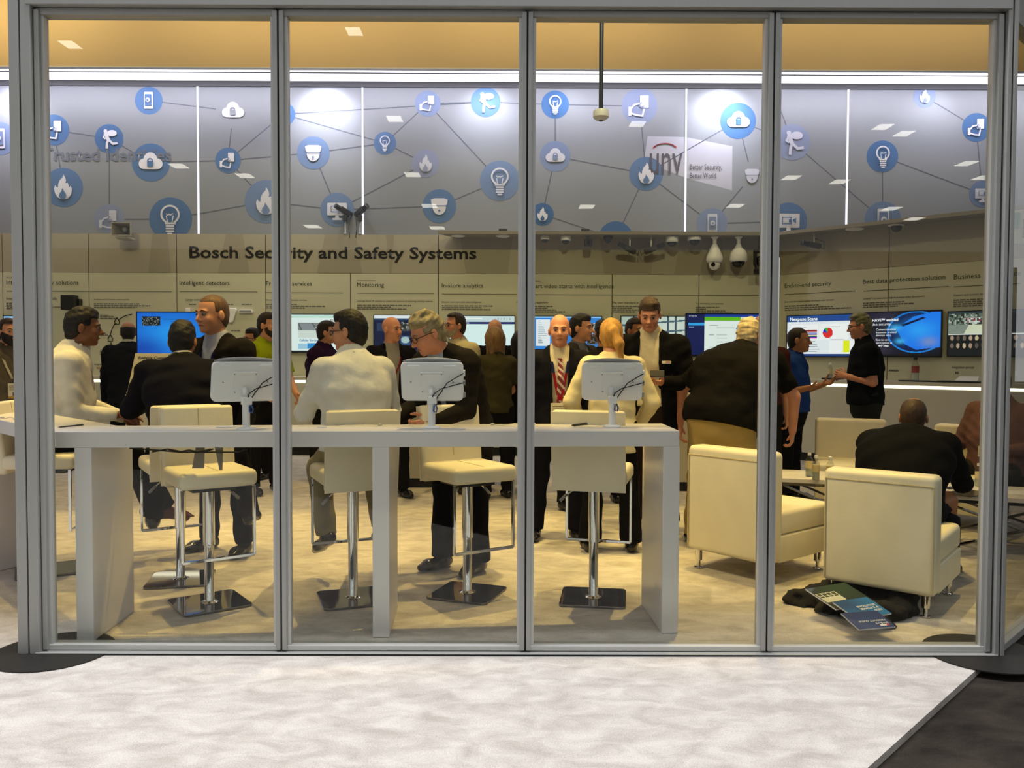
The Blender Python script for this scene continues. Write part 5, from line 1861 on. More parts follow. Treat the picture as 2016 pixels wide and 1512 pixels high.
def hair_mat(col):
    return mat('hair_' + col.strip('#'), col, rough=.6, var=.35, vscale=34, bump=.5, bscale=70, stretch=(1, 1, .35), spec=.35)


M_EYEW = mat('eye_white', '#8f8378', rough=.2, var=0)
M_IRIS = mat('iris_dark', '#1e140e', rough=.1, var=0)
M_LIP = mat('lip_tone', '#8e4a3c', rough=.5, var=0)
M_SHOE = mat('black_shoe_leather', '#120e0b', rough=.22, var=.05)
M_SHOEB = mat('brown_shoe_leather', '#5a2412', rough=.2, var=.15)
M_BADGE = mat('badge_card', '#d9d3bd', rough=.3, var=0)
M_GLS = mat('glasses_frame', '#17120f', rough=.3, var=0)


def V3(*a):
    return np.array(a, float)


def nrmz(v):
    v = np.array(v, float)
    return v / np.linalg.norm(v)


HEADK = 0


def person(label, px, Y, rz, H=1.75, top=None, bottom='#14120f', hair=None, skin='light', lean=0, hunch=4, side=0, hyaw=0, hpitch=0, htilt=0, girth=1.0, belly=0.0, broad=1.0,
           armL=None, armR=None, legL=None, legR=None, hipz=None, shoes=None, x=None, extras=(), beard=None, glasses=False, face=True, res=.0135, fine=True, hsize=1.0, handL=None, handR=None, seed=None,
           brow='#2a1a10', group=None, category='person', hipx=1.0, flare=1.0, sock=None, headfwd=0.0):
    seed = seed if seed is not None else abs(hash(label)) % 1000 if False else sum(map(ord, label)) % 997
    s = H / 1.75
    pos = Vector((x if x is not None else P(px, 700, Y).x, Y, 0))
    rz -= math.degrees(math.atan2(pos.x, pos.y))      # the angle as seen along the line of sight
    root = empty('person', TR(pos.x, pos.y, 0, rz))
    tag(root, label, category, group)
    sk = skin_mat(skin)
    U = V3(1, 0, 0)
    # ---- skeleton (faces -y, left hand side is +x)
    seated = hipz is not None
    hz = hipz if seated else .935 * s
    st = [(-.10, 0), (0, 0), (.12, 0), (.22, 0), (.32, 0), (.42, 0), (.50, 0), (.56, 0)]
    pel = V3(0, 0, hz)
    if not seated:
        pel = V3(0, math.sin(R(lean)) * .14 * s, hz)
    pts = {}
    p = pel.copy()
    prev = 0
    ang0 = lean
    down = V3(0, 0, -1)
    pts[-.10] = pel + V3(0, 0, -.10 * s)
    for (a, _) in st[1:]:
        if a > 0:
            ang = R(lean + hunch * max(0, (a - .1)) / .4 * 1.6)
            d = V3(math.sin(R(side)) , -math.sin(ang), math.cos(ang))
            p = p + nrmz(d) * (a - prev) * s
            prev = a
        pts[a] = p.copy()
    upd = nrmz(pts[.56] - pts[.42])
    fwd_ch = nrmz(V3(0, -upd[2], upd[1]))
    neck0 = pts[.50] + upd * .035 * s
    nd = nrmz(upd * .8 + V3(0, -.28 - headfwd, .55))
    hc = neck0 + nd * .165 * s * (.5 + .5 * hsize)
    hs = s ** .5 * 1.02 * hsize
    HM = Matrix.Translation(Vector(hc)) @ Matrix.Rotation(R(hyaw), 4, 'Z') @ Matrix.Rotation(R(hpitch), 4, 'X') @ Matrix.Rotation(R(htilt), 4, 'Y') @ Matrix.Scale(hs, 4)
    HR = HM.to_3x3().normalized()

    def h(*c):
        return np.array(HM @ Vector(c))
    b_ = broad
    J = {}
    for sd, sx in (('L', 1), ('R', -1)):
        J['sh' + sd] = pts[.42] + upd * .035 * s + U * sx * .178 * s * b_
        arm = (armL if sd == 'L' else armR) or ((.13, .02, -1), (.04, .22, -1))
        up_, fo_ = arm[0], arm[1]

        def loc(v):
            return nrmz(V3(v[0] * sx, -v[1], v[2]))
        J['el' + sd] = J['sh' + sd] + loc(up_) * .295 * s
        J['wr' + sd] = J['el' + sd] + loc(fo_) * .255 * s
        J['hip' + sd] = pel + V3(sx * .095 * s * hipx, 0, -.02 * s)
        leg = (legL if sd == 'L' else legR) or (((.45, 1, -.05), (.1, .05, -1)) if seated else ((.05, .01, -1), (.03, -.02, -1)))
        J['kn' + sd] = J['hip' + sd] + loc(leg[0]) * .425 * s
        J['an' + sd] = J['kn' + sd] + loc(leg[1]) * .415 * s
        J['toe' + sd] = leg[2] if len(leg) > 2 else (.18, 1, 0)
    if not seated:
        dz = min(J['anL'][2], J['anR'][2]) - .085 * s
        for k in list(J):
            if not k.startswith('toe'):
                J[k] = J[k] - V3(0, 0, dz)
        for k in pts:
            pts[k] = pts[k] - V3(0, 0, dz)
        pel = pel - V3(0, 0, dz)
        neck0 = neck0 - V3(0, 0, dz)
        hc = hc - V3(0, 0, dz)
        HM = Matrix.Translation((0, 0, -dz)) @ HM
    g = girth
    prof = {-.10: (.155, .11), 0: (.168, .120), .12: (.150, .108), .22: (.155, .112), .32: (.168, .118), .42: (.165, .108), .50: (.100, .075), .56: (.062, .060)}

    def torso(F, infl, s0=-.10, s1=.56, k=.03, hemx=0.0, hs_=None):
        ks = [a for a, _ in st if s0 <= a <= s1]
        for a, c in zip(ks[:-1], ks[1:]):
            ra, rc = prof[a], prof[c]

            def rad(r_, a_):
                gg = 1 + (g - 1) * (1 if a_ < .40 else .35)
                bb = 1 + (b_ - 1) * (1 if a_ > .2 else .4)
                by = belly * (1 if -.05 < a_ < .3 else .3)
                ex = infl if a_ <= .42 else infl * .6
                return (r_[0] * s * gg * bb + ex, r_[1] * s * gg + ex + by * .5)
            A, B = pts[a].copy(), pts[c].copy()
            A[1] -= belly * (.5 if -.05 < a < .3 else 0)
            B[1] -= belly * (.5 if -.05 < c < .3 else 0)
            F.seg(A, B, U, rad(ra, a), rad(rc, c), k=k)
        return F

    def front(xo, a, infl):
        """point on the chest surface at spine station a, offset xo to the left"""
        ks = sorted(pts)
        for lo, hi in zip(ks[:-1], ks[1:]):
            if lo <= a <= hi:
                t = (a - lo) / (hi - lo)
                c = pts[lo] * (1 - t) + pts[hi] * t
                ra = prof[lo][0] * (1 - t) + prof[hi][0] * t
                rb = prof[lo][1] * (1 - t) + prof[hi][1] * t
                ax_ = nrmz(pts[hi] - pts[lo])
                f = nrmz(V3(0, -ax_[2], ax_[1]))
                gg = 1 + (g - 1) * (1 if a < .40 else .35)
                A_, B_ = ra * s * gg * b_ + infl, rb * s * gg + infl + belly * (.9 if -.05 < a < .3 else .2)
                q_ = max(0, 1 - (xo / A_) ** 2) ** .5
                return c + U * xo + f * B_ * q_
        return pts[.3]

    # ---- body (skin)
    F = Field(res if not fine else res)
    hz0 = neck0[2] - .02
    F.fine = [(hc[0] - .11, hc[0] + .11, .0075), (hc[1] - .14, hc[1] + .13, .0075), (hc[2] - .15, hc[2] + .14, .0075)] if fine else None
    torso(F, -.014)
    F.cap(neck0 - upd * .03, h(0, .022, -.06), .058 * s, .054 * hs, k=.03)
    F.ell(h(0, .012, .035), V3(.0745, .095, .086) * hs, HR, k=.02)
    F.ell(h(0, -.022, -.032), V3(.061, .070, .082) * hs, HR, k=.035)
    F.ell(h(0, -.066, -.094), V3(.026, .022, .020) * hs, HR, k=.025)
    if face:
        F.ell(h(0, -.078, .020), V3(.050, .016, .011) * hs, HR, k=.015)
        for sx in (-1, 1):
            F.ell(h(sx * .036, -.058, -.030), V3(.026, .026, .026) * hs, HR, k=.02)
            F.ell(h(sx * .031, -.094, .001), V3(.017, .013, .010) * hs, HR, k=.010, sub=True)
        F.cap(h(0, -.086, .008), h(0, -.110, -.030), .0085 * hs, .0125 * hs, k=.012)
        for sx in (-1, 1):
            F.ell(h(sx * .012, -.096, -.034), V3(.009, .010, .008) * hs, HR, k=.008)
        F.ell(h(0, -.083, -.064), V3(.025, .012, .009) * hs, HR, k=.010)
    for sx in (-1, 1):
        F.ell(h(sx * .079, .012, -.010), V3(.010, .020, .032) * hs, HR, k=.008)
    for sd in 'LR':
        F.cap(J['sh' + sd], J['el' + sd], .056 * s, .042 * s, k=.03)
        F.cap(J['el' + sd], J['wr' + sd], .043 * s, .028 * s, k=.012)
        F.cap(J['hip' + sd], J['kn' + sd], .082 * s, .055 * s, k=.03)
        F.cap(J['kn' + sd], J['an' + sd], .055 * s, .036 * s, k=.012)
        to = J['toe' + sd]
        sx = 1 if sd == 'L' else -1
        td = nrmz(V3(to[0] * sx, -to[1], to[2]))
        F.cap(J['an' + sd] + V3(0, 0, -.04 * s), J['an' + sd] + td * .13 * s + V3(0, 0, -.05 * s), .034 * s, .028 * s, k=.02)
    ex = MB()
    hand_info = {}
    for sd in 'LR':
        hd = (handL if sd == 'L' else handR) or {}
        sx = 1 if sd == 'L' else -1
        fd_ = nrmz(J['wr' + sd] - J['el' + sd])
        if 'dir' in hd:
            v = hd['dir']
            fd_ = nrmz(V3(v[0] * sx, -v[1], v[2]))
        pn = hd.get('palm', (-1, .1, 0))
        pn = V3(pn[0] * sx, -pn[1], pn[2])
        pn = pn - fd_ * (pn @ fd_)
        pn = nrmz(pn)
        sdv = np.cross(fd_, pn)            # across the palm
        thumb_side = hd.get('thumb', None)
        # thumb towards the front / up by default
        ref = V3(0, -1, .3)
        if sdv @ ref < 0:
            sdv = -sdv
        w0 = J['wr' + sd]
        k_ = s * hd.get('size', 1.0)
        pc = w0 + fd_ * .05 * k_
        F.seg(w0, w0 + fd_ * .085 * k_, sdv, (.027 * k_, .017 * k_), (.040 * k_, .013 * k_), k=.012)
        curl = hd.get('curl', 35)
        for i, (off, ln) in enumerate(((.029, .072), (.010, .080), (-.010, .075), (-.028, .060))):
            base = w0 + fd_ * .082 * k_ + sdv * off * k_
            path = [base - fd_ * .02 * k_]
            a = 0
            q_ = base
            for jn in range(3):
                path.append(q_)
                a += R(curl * (1 if jn else .6) + i * 3)
                dv = nrmz(fd_ * math.cos(a) + pn * math.sin(a) + sdv * off * 2.2)
                q_ = q_ + dv * ln * k_ * (.45, .32, .25)[jn]
            path.append(q_)
            ex.tube([Vector(v_) for v_ in path], [.0088 * k_, .0090 * k_, .0084 * k_, .0076 * k_, .0048 * k_], 8, cap=False)
        tb = w0 + fd_ * .022 * k_ + sdv * .026 * k_ + pn * .004
        t1 = tb + nrmz(fd_ * .6 + sdv * .75 + pn * .3) * .042 * k_
        t2 = t1 + nrmz(fd_ * .85 + sdv * .25 + pn * .5) * .032 * k_
        t3 = t2 + nrmz(fd_ * .9 + pn * .6) * .024 * k_
        ex.tube([Vector(v_) for v_ in (tb - sdv * .012, tb, t1, t2, t3)], [.011 * k_, .013 * k_, .0105 * k_, .0095 * k_, .005 * k_], 8, cap=False)
        hand_info[sd] = (w0, fd_, pn, sdv)
    body = F.build('body', sk, root, extra=ex)

    # ---- face details
    if face:
        for sx in (-1, 1):
            e = MB()
            e.lathe([(.0108 * math.cos(R(a)), .0108 * math.sin(R(a))) for a in (-88, -55, -25, 0, 25, 55, 88)], 12, 0, M=HM @ Matrix.Translation((sx * .031, -.0795, .001)))
            e.lathe([(.0066, 0), (.0058, .0012)], 10, 1, M=HM @ Matrix.Translation((sx * .031, -.0897, .001)) @ Matrix.Rotation(R(90), 4, 'X'))
            e.build('eye', [M_EYEW, M_IRIS], root, smooth=True)['kind'] = 'stuff'
            MB().tube([HM @ Vector((sx * .012, -.094, .021)), HM @ Vector((sx * .030, -.0925, .027)), HM @ Vector((sx * .050, -.078, .020))], [.003, .0042, .002], 6).build('eyebrow', hair_mat(brow), root, smooth=True)
        MB().tube([HM @ Vector(c) for c in ((-.024, -.0835, -.0685), (-.010, -.0945, -.0635), (0, -.0955, -.0635), (.010, -.0945, -.0635), (.024, -.0835, -.0685))], [.002, .0042, .0046, .0042, .002], 6).build('lips', M_LIP, root, smooth=True)

    # ---- hair in head space
    def headfield(fn, name, m, par=root):
        Fh = Field(.007)
        fn(Fh)
        o = Fh.build(name, m, par, M=HM)
        return o
    if hair:
        kind, hcol = hair[0], hair[1]
        hm = hair_mat(hcol)
        th = dict(short=.014, buzz=.004, crown=.005, thick=.022, fringe=.010, long=.016, pony=.014, bun=.014, grey=.022).get(kind, .014)
        hl = hair[2] if len(hair) > 2 else .062       # front hairline height
        fs_ = random.Random(seed)

        def fn(Fh):
            sd_ = .006 if kind in ('short', 'thick', 'grey') else th * .8
            Fh.ell((0, .016, .035), (.0745 + sd_, .096 + sd_ * .8, .086 + sd_), k=.0)
            Fh.ell((0, .050, -.02), (.064 + sd_, .055 + sd_, .085), k=.03)
            if kind in ('thick', 'grey', 'short'):
                Fh.ell((0, .004, .070), (.070, .082, .048 + th), k=.02)
                Fh.ell((.012, -.035, .098), (.050, .045, .016 + th * .35), k=.025)
            if kind == 'long':
                Fh.seg((0, .055, 0), (0, .075, -.30), (1, 0, 0), (.092, .055), (.085, .03), k=.05)
                for sx in (-1, 1):
                    Fh.seg((sx * .07, .0, .03), (sx * .075, .01, -.27), (1, 0, 0), (.024, .045), (.02, .03), k=.03)
            if kind == 'pony':
                sx = hair[3] if len(hair) > 3 else 0
                Fh.ell((sx * .02, .115, .03), (.032, .03, .032), k=.02)
                Fh.cap((sx * .02, .125, .03), (sx * .06, .145, -.06), .030, .033, k=.03)
                Fh.cap((sx * .06, .145, -.06), (sx * .085, .125, -.21), .034, .012, k=.03)
            nz = folds(seed, dict(buzz=.0006, crown=.0006, long=.002, pony=.0012, grey=.006, short=.002).get(kind, .003), .030, 1.0 if kind not in ('long', 'pony') else .15)
            Fh.bend(nz)
            back = -.012 if kind not in ('long', 'pony') else -.03

            def keep(X, Y_, Z):
                a = hl + 0 * X + 0 * Y_ - Z
                b2 = np.maximum(back - Y_ + .12 * np.maximum(-Z, 0) + 0 * X, (-.032 - (Y_ + .03) * .55) - Z + 0 * X)
                d2 = np.maximum(np.maximum((-.028 if kind in ('buzz', 'short', 'crown') else -.042) - Y_ + 0 * X + 0 * Z, .008 - Z + 0 * X + 0 * Y_), .050 - np.abs(X) + 0 * Y_ + 0 * Z)
                r_ = np.minimum(np.minimum(a, b2), d2)
                if kind in ('long', 'pony'):
                    r_ = np.minimum(r_, (.045 if kind == 'pony' else .0 ) - Y_ + 0 * X + 0 * Z)
                if kind == 'fringe':
                    r_ = np.maximum(b2, Z - .055 - .12 * np.maximum(Y_ - .05, 0) + 0 * X + 0 * Y_)
                    r_ = np.minimum(r_, np.maximum(r_, 9))if False else r_
                return r_
            Fh.cut(keep)
            if kind == 'crown':
                Fh.ell((0, -.035, .125), (.066, .085, .055), k=.006, sub=True)
            if kind in ('fringe', 'crown', 'buzz', 'short', 'thick', 'grey', 'pony'):
                for sx in (-1, 1):
                    Fh.ell((sx * .092, .012, -.012), (.03, .023, .034), k=.0, sub=True)
        headfield(fn, 'hair', hm)
    if beard:
        def fb(Fh):
            t_ = beard[1]
            Fh.ell((0, -.022, -.032), (.061 + t_, .070 + t_, .082 + t_), k=.0)
            Fh.ell((0, -.066, -.094), (.026 + t_, .022 + t_, .020 + t_ * 1.6), k=.02)
            Fh.ell((0, -.088, -.050), (.030, .010 + t_ * .4, .008), k=.01)
            Fh.bend(folds(seed + 3, .0015, .02))
            Fh.cut(lambda X, Y_, Z: np.maximum(Z + .040 - .9 * np.maximum(np.abs(X) - .030, 0) + 0 * Y_, Y_ - .012 + 0 * X + 0 * Z))
            Fh.ell((0, -.10, -.064), (.022, .02, .007), k=.004, sub=True)
        headfield(fb, 'beard', hair_mat(beard[0]))
    if glasses:
        gl = empty('glasses', parent=root)
        tagm = M_GLS if glasses is True else mat('wire_frame', '#3a322a', rough=.3, metal=.6)
        for sx in (-1, 1):
            pts_ = [HM @ Vector((sx * .033 + .024 * math.cos(R(a)), -.104 + .010 * abs(math.cos(R(a))) * (1 if math.cos(R(a)) * sx > 0 else 0), .0 + .017 * math.sin(R(a)))) for a in range(0, 361, 30)]
            MB().tube(pts_, .0022 if glasses is not True else .0032, 5, cap=False).build('rim', tagm, gl, smooth=True)
            MB().tube([HM @ Vector((sx * .057, -.094, .006)), HM @ Vector((sx * .080, -.03, .006)), HM @ Vector((sx * .086, .012, .002))], .0028, 5).build('temple', tagm, gl, smooth=True)
        MB().tube([HM @ Vector((-.010, -.105, .004)), HM @ Vector((0, -.108, .006)), HM @ Vector((.010, -.105, .004))], .0022, 5).build('bridge', tagm, gl, smooth=True)

    # ---- trousers
    def legs(F, k0, k1, fl):
        for sd in 'LR':
            A, K, N = J['hip' + sd], J['kn' + sd], J['an' + sd]
            dn = nrmz(N - K)
            F.cap(A, K, .100 * s * (1 + (g - 1) * .6) , k0 * s, k=.045)
            F.cap(K, N + dn * .012, k0 * s, k1 * s * fl, k=.02, flat=True)
        return F
    Ft = Field(res)
    for a, c in ((-.10, 0), (0, .12)):
        Ft.seg(pts[a] - V3(0, belly * .3, 0), pts[c] - V3(0, belly * .3, 0), U, (prof[a][0] * s * g + .008, prof[a][1] * s * g + .006 + belly * .35), (prof[c][0] * s * g + .004, prof[c][1] * s * g + .002 + belly * .35), k=.03)
    legs(Ft, .072, .066, flare)
    Ft.bend(folds(seed + 9, .005, .12, .8))
    wz = pts[.12]
    wd = nrmz(pts[.12] - pts[0])
    Ft.cut(lambda X, Y_, Z: ((X - wz[0]) * wd[0] + (Y_ - wz[1]) * wd[1] + (Z - wz[2]) * wd[2] + .03))
    if not seated:
        Ft.cut(lambda X, Y_, Z: .022 - Z + 0 * X + 0 * Y_)
    Ft.build('trousers', cloth(bottom), root)
    # ---- shoes
    sm = M_SHOE if shoes is None else shoes
    for sd in 'LR':
        sx = 1 if sd == 'L' else -1
        to = J['toe' + sd]
        td = nrmz(V3(to[0] * sx, -to[1], to[2]))
        A = J['an' + sd]
        if not seated:
            A = V3(A[0], A[1], .085 * s)
            td = nrmz(V3(td[0], td[1], 0))
        dn = V3(0, 0, -1) if abs(td[2]) < .3 else nrmz(np.cross(np.cross(td, V3(0, 0, -1)), td))
        lat = np.cross(td, V3(0, 0, 1))
        Fs = Field(.011)
        heel = A - td * .045 * s + dn * .042 * s
        ball = A + td * .12 * s + dn * .047 * s
        toe = A + td * .185 * s + dn * .055 * s
        Fs.seg(heel, ball, lat, (.034 * s, .040 * s), (.044 * s, .034 * s), k=.02)
        Fs.seg(ball, toe, lat, (.044 * s, .034 * s), (.030 * s, .022 * s), k=.03)
        Fs.cap(A + dn * .03 * s, A - dn * .01 * s, .045 * s, .040 * s, k=.03)
        sole = A + dn * .080 * s
        Fs.cut(lambda X, Y_, Z, so=sole, d_=dn: ((X - so[0]) * d_[0] + (Y_ - so[1]) * d_[1] + (Z - so[2]) * d_[2]))
        Fs.build('shoe', sm, root)
        if sock:
            K, N = J['kn' + sd], J['an' + sd]
            Fk = Field(.011)
            d_ = nrmz(N - K)
            Fk.cap(N - d_ * .12 * s, N + d_ * .03, .048 * s, .043 * s)
            Fk.build('sock', cloth(sock), root)

    # ---- upper clothing
    T = dict(kind='jacket', col='#15130f', shirt='#c9c4b8', sleeve='long', hem=-.10, open=None, tie=None)
    T.update(top or {})
    kind = T['kind']

    def sleeves(F, ru, re, rw, long_, k=.045):
        for sd in 'LR':
            S_, E, W_ = J['sh' + sd], J['el' + sd], J['wr' + sd]
            F.ell(S_ - U * (1 if sd == 'L' else -1) * .01, V3(ru - .004, ru - .004, ru - .004), k=k)
            if long_:
                F.cap(S_, E, ru, re, k=k)
                d_ = nrmz(W_ - E)
                F.cap(E, W_ - d_ * .0 + d_ * (.015 if kind != 'shirt' else 0), re, rw, k=.015, flat=True)
            else:
                F.cap(S_, S_ + (E - S_) * .80, ru, re * 1.12, k=k, flat=True)
    hem_a = T['hem']

    def hemcut(F, dz=0.0):
        if hem_a >= 0:
            c = pts[0] * (1 - hem_a / .12) + pts[.12] * (hem_a / .12) if hem_a <= .12 else pts[.12]
        else:
            c = pts[0] + (pts[-.10] - pts[0]) * (-hem_a / .10)
        c = c - V3(0, 0, dz)
        hd_ = nrmz(pts[.12] - pts[0]) if hem_a > -.02 else nrmz(nrmz(pts[.12] - pts[0]) * .6 + V3(0, 0, .4))
        F.cut(lambda X, Y_, Z: -((X - c[0]) * hd_[0] + (Y_ - c[1]) * hd_[1] + (Z - c[2]) * hd_[2]))

    def neckcut(F, r_, rise=0.0):
        a_, c_2 = neck0 - upd * .06, h(0, .02, -.03)

        n0 = neck0 + upd * rise
        F.cut(lambda X, Y_, Z: np.where((X - n0[0]) * upd[0] + (Y_ - n0[1]) * upd[1] + (Z - n0[2]) * upd[2] > -.4, (X - n0[0]) * upd[0] + (Y_ - n0[1]) * upd[1] + (Z - n0[2]) * upd[2] + .45 * ((Y_ - n0[1]) * -1 + 0 * X), -.1))
    fold_amp = T.get('fold', .006)
    if kind in ('jacket',):
        infl = T.get('infl', .026)
        if T['shirt']:
            Fs = Field(res)
            torso(Fs, .010, s0=-.10, s1=.56)
            Fs.cap(neck0 - upd * .03, neck0 + upd * .028 * s, .062 * s, .060 * s, k=.02, flat=True)
            hem0 = hem_a
            Fs.cut(lambda X, Y_, Z: pts[0][2] + .0 - Z + 0 * X + 0 * Y_) if hem_a < 0 else None
            sh = Fs.build('shirt', cloth(T['shirt'], 'shirt'), root)
        F = Field(res)
        torso(F, infl, s0=-.10, s1=.50)
        if hem_a < -.05:
            F.seg(pts[-.10], pts[-.10] + V3(0, 0, -.12 * s), U, (prof[-.10][0] * s * g + infl + .018, prof[-.10][1] * s * g + infl + .012), (prof[-.10][0] * s * g + infl + .022, prof[-.10][1] * s * g + infl + .014), k=.03)
        sleeves(F, .076 * s * g ** .3, .062 * s, .048 * s, True)
        # raised collar band at the back of the neck
        F.seg(neck0 - upd * .045 * s, neck0 + upd * .002 * s, U, (.088 * s, .080 * s), (.070 * s, .068 * s), k=.03, flat=True)
        F.bend(folds(seed + 5, fold_amp, .10, .9))
        hemcut(F, .10 * s if hem_a < -.05 else 0)
        op = T['open']
        if op is not None:
            w_top, w_mid, w_low, a_btn = op      # half widths at collar, at button, at hem; button station
            cb, ct = pts[0] * (1 - a_btn / .12) + pts[.12] * (a_btn / .12) if a_btn <= .12 else pts[.12] * (1 - (a_btn - .12) / .1) + pts[.22] * ((a_btn - .12) / .1), neck0
            ad = nrmz(ct - cb)
            L_ = float(np.linalg.norm(ct - cb))
            fdv = nrmz(V3(0, -ad[2], ad[1]))

            def wedge(X, Y_, Z):
                q_ = ((X - cb[0]) * ad[0] + (Y_ - cb[1]) * ad[1] + (Z - cb[2]) * ad[2]) / L_
                wv = np.where(q_ > 0, w_mid + (w_top - w_mid) * np.clip(q_, 0, 1), w_mid + (w_low - w_mid) * np.clip(-q_ * 1.4, 0, 1))
                fr = (X - cb[0]) * fdv[0] + (Y_ - cb[1]) * fdv[1] + (Z - cb[2]) * fdv[2]
                ins = np.maximum(np.abs(X - cb[0]) - wv, .015 - fr)
                return -ins
            F.cut(wedge)
        a0 = neck0
        F.ops.append((lambda X, Y_, Z: np.sqrt((X - a0[0]) ** 2 + ((Y_ - a0[1]) + 0) ** 2 + 0 * Z) - .060 * s, neck0 - .12, neck0 + .12, .0, True)) if False else None
        F.cap(neck0 - upd * .02, neck0 + nd * .14, .060 * s, .064 * s, k=.006, sub=True)
        jk = F.build('jacket', cloth(T['col'], 'wool'), root)
        if op is not None and T.get('lapel', True):
            for sx in (-1, 1):
                pl_ = []
                ws_ = (w_top + .012, w_top * .62 + w_mid * .38, w_mid + .004)
                st_ = (.47, .36, max(a_btn, .10))
                inn = [front(sx * w_, a, infl + .006) for w_, a in zip(ws_, st_)]
                out = [front(sx * (w_ + e), a, infl + .012) for w_, a, e in zip(ws_, (.47, .38, st_[2]), (.03, .055, .008))]
                MB().add([Vector(v_) for v_ in inn + out[::-1]] + [Vector(v_ + fwd_ch * -.004) for v_ in inn + out[::-1]], [(0, 1, 4, 5), (1, 2, 3, 4), (6, 7, 10, 11), (7, 8, 9, 10), (0, 5, 11, 6), (5, 4, 10, 11), (4, 3, 9, 10)]).build('lapel', cloth(T['col'], 'wool'), jk)
        if T['shirt']:
            for sx in (-1, 1):
                a_ = Vector(neck0 + U * sx * .052 * s + upd * .035 * s)
                pts_ = [Vector(front(0.004 * sx, .515, .016)), Vector(front(sx * .05, .455, .020)), Vector(neck0 + U * sx * .070 * s + upd * .012), a_]
                c4 = pts_ + [p_ + Vector((0, .006, 0)) for p_ in pts_]
                MB().add(c4, [(0, 1, 2, 3), (7, 6, 5, 4), (0, 4, 5, 1), (1, 5, 6, 2), (2, 6, 7, 3), (3, 7, 4, 0)]).build('collar', cloth(T['shirt'], 'shirt'), root)
            if T['tie']:
                tm = mat('striped_tie', '#7a2a30', rough=.5, var=0)
                # diagonal stripes
                nt = tm.node_tree
                if not nt.nodes.get('Wave Texture'):
                    wv = nt.nodes.new('ShaderNodeTexWave')
                    wv.inputs['Scale'].default_value = 11
                    wv.bands_direction = 'DIAGONAL'
                    tcn = nt.nodes.new('ShaderNodeTexCoord')
                    nt.links.new(tcn.outputs['Object'], wv.inputs['Vector'])
                    rp = nt.nodes.new('ShaderNodeValToRGB')
                    rp.color_ramp.elements[0].position = .62
                    rp.color_ramp.elements[1].position = .68
                    rp.color_ramp.elements[0].color = (*lin('#7e2c34'), 1)
                    rp.color_ramp.elements[1].color = (*lin('#d8c4bc'), 1)
                    nt.links.new(wv.outputs['Fac'], rp.inputs[0])
                    nt.links.new(rp.outputs[0], nt.nodes['Principled BSDF'].inputs['Base Color'])
                sta = [.495, .46, .36, .24, .12, .02, -.06]
                hw = [.020, .016, .024, .032, .038, .042, .002]
                vv = []
                sway = T.get('sway', .0)
                for a, w_ in zip(sta, hw):
                    for sx in (-1, 1):
                        vv.append(Vector(front(sx * w_ + sway * (.5 - a) * .3, max(a, -.10), .022 + (.006 if a < .49 else .012))))
                n_ = len(vv)
                vv += [v_ + Vector((0, .008, 0)) for v_ in vv]
                fs = []
                for i in range(len(sta) - 1):
                    fs += [(2 * i, 2 * i + 1, 2 * i + 3, 2 * i + 2), (n_ + 2 * i + 2, n_ + 2 * i + 3, n_ + 2 * i + 1, n_ + 2 * i), (2 * i, 2 * i + 2, n_ + 2 * i + 2, n_ + 2 * i), (2 * i + 1, n_ + 2 * i + 1, n_ + 2 * i + 3, 2 * i + 3)]
                MB().add(vv, fs).build('tie', tm, root)
    else:
        F = Field(res)
        infl = T.get('infl', .020)
        torso(F, infl, s0=-.10, s1=.56)
        if T['sleeve'] == 'long':
            sleeves(F, .070 * s * g ** .3, .058 * s, .040 * s, True)
        else:
            sleeves(F, .070 * s * g ** .3, .062 * s, .05, False)
        F.bend(folds(seed + 5, fold_amp, .10, .9))
        hemcut(F)
        F.cap(neck0 - upd * .02, neck0 + nd * .14, .060 * s, .066 * s, k=.006, sub=True)
        if kind == 'polo' or kind == 'shirt':
            pass
        sh = F.build(kind if kind != 'tee' else 't_shirt', cloth(T['col'], 'shirt'), root)
        if kind in ('polo', 'shirt'):
            # folded collar: a band round the neck with two points in front
            rs_ = []
            n_ = 18
            for (r_, up2) in ((.062, .045), (.067, .040), (.086, -.008)):
                ring = []
                for i in range(n_):
                    q_ = 2 * PI * (i + .5) / n_
                    cx_, cy_ = math.sin(q_), -math.cos(q_)     # starts at the front
                    fr = max(0, -cy_)
                    drop = fr ** 3 * (.055 if r_ > .08 else .028)
                    pnt = neck0 + U * cx_ * r_ * s + fwd_ch * (-cy_) * r_ * s * .98 + upd * (up2 * s - drop)
                    ring.append(pnt)
                rs_.append(ring)
            vv = [Vector(p_) for r_ in rs_ for p_ in r_]
            fs = []
            for r_ in range(2):
                for i in range(n_ - 1):
                    fs.append((r_ * n_ + i, r_ * n_ + i + 1, (r_ + 1) * n_ + i + 1, (r_ + 1) * n_ + i))
            MB().add(vv, fs).build('collar', cloth(T.get('collar', T['col']), 'shirt'), root, smooth=True)
        if T.get('buttons'):
            for a in (.40, .32, .24, .16, .08):
                q_ = front(0, a, infl + .006)
                MB().lathe([(.006, 0), (.005, .003)], 8, M=Matrix.Translation(Vector(q_)) @ Matrix.Rotation(R(90), 4, 'X')).build('button', M_BADGE, sh)
    # ---- belt
    if T.get('belt'):
        c = pts[.12] - V3(0, belly * .3, 0)
        rb = []
        for dz_ in (-.045, -.01):
            for i in range(24):
                q_ = 2 * PI * i / 24
                a_ = prof[.12][0] * s * g + .022
                b2 = prof[.12][1] * s * g + .022 + belly * .35
                rb.append(Vector(c + V3(a_ * math.cos(q_), b2 * math.sin(q_), dz_)))
        MB().add(rb, [(i, (i + 1) % 24, 24 + (i + 1) % 24, 24 + i) for i in range(24)]).build('belt', M_SHOE, root, smooth=True)
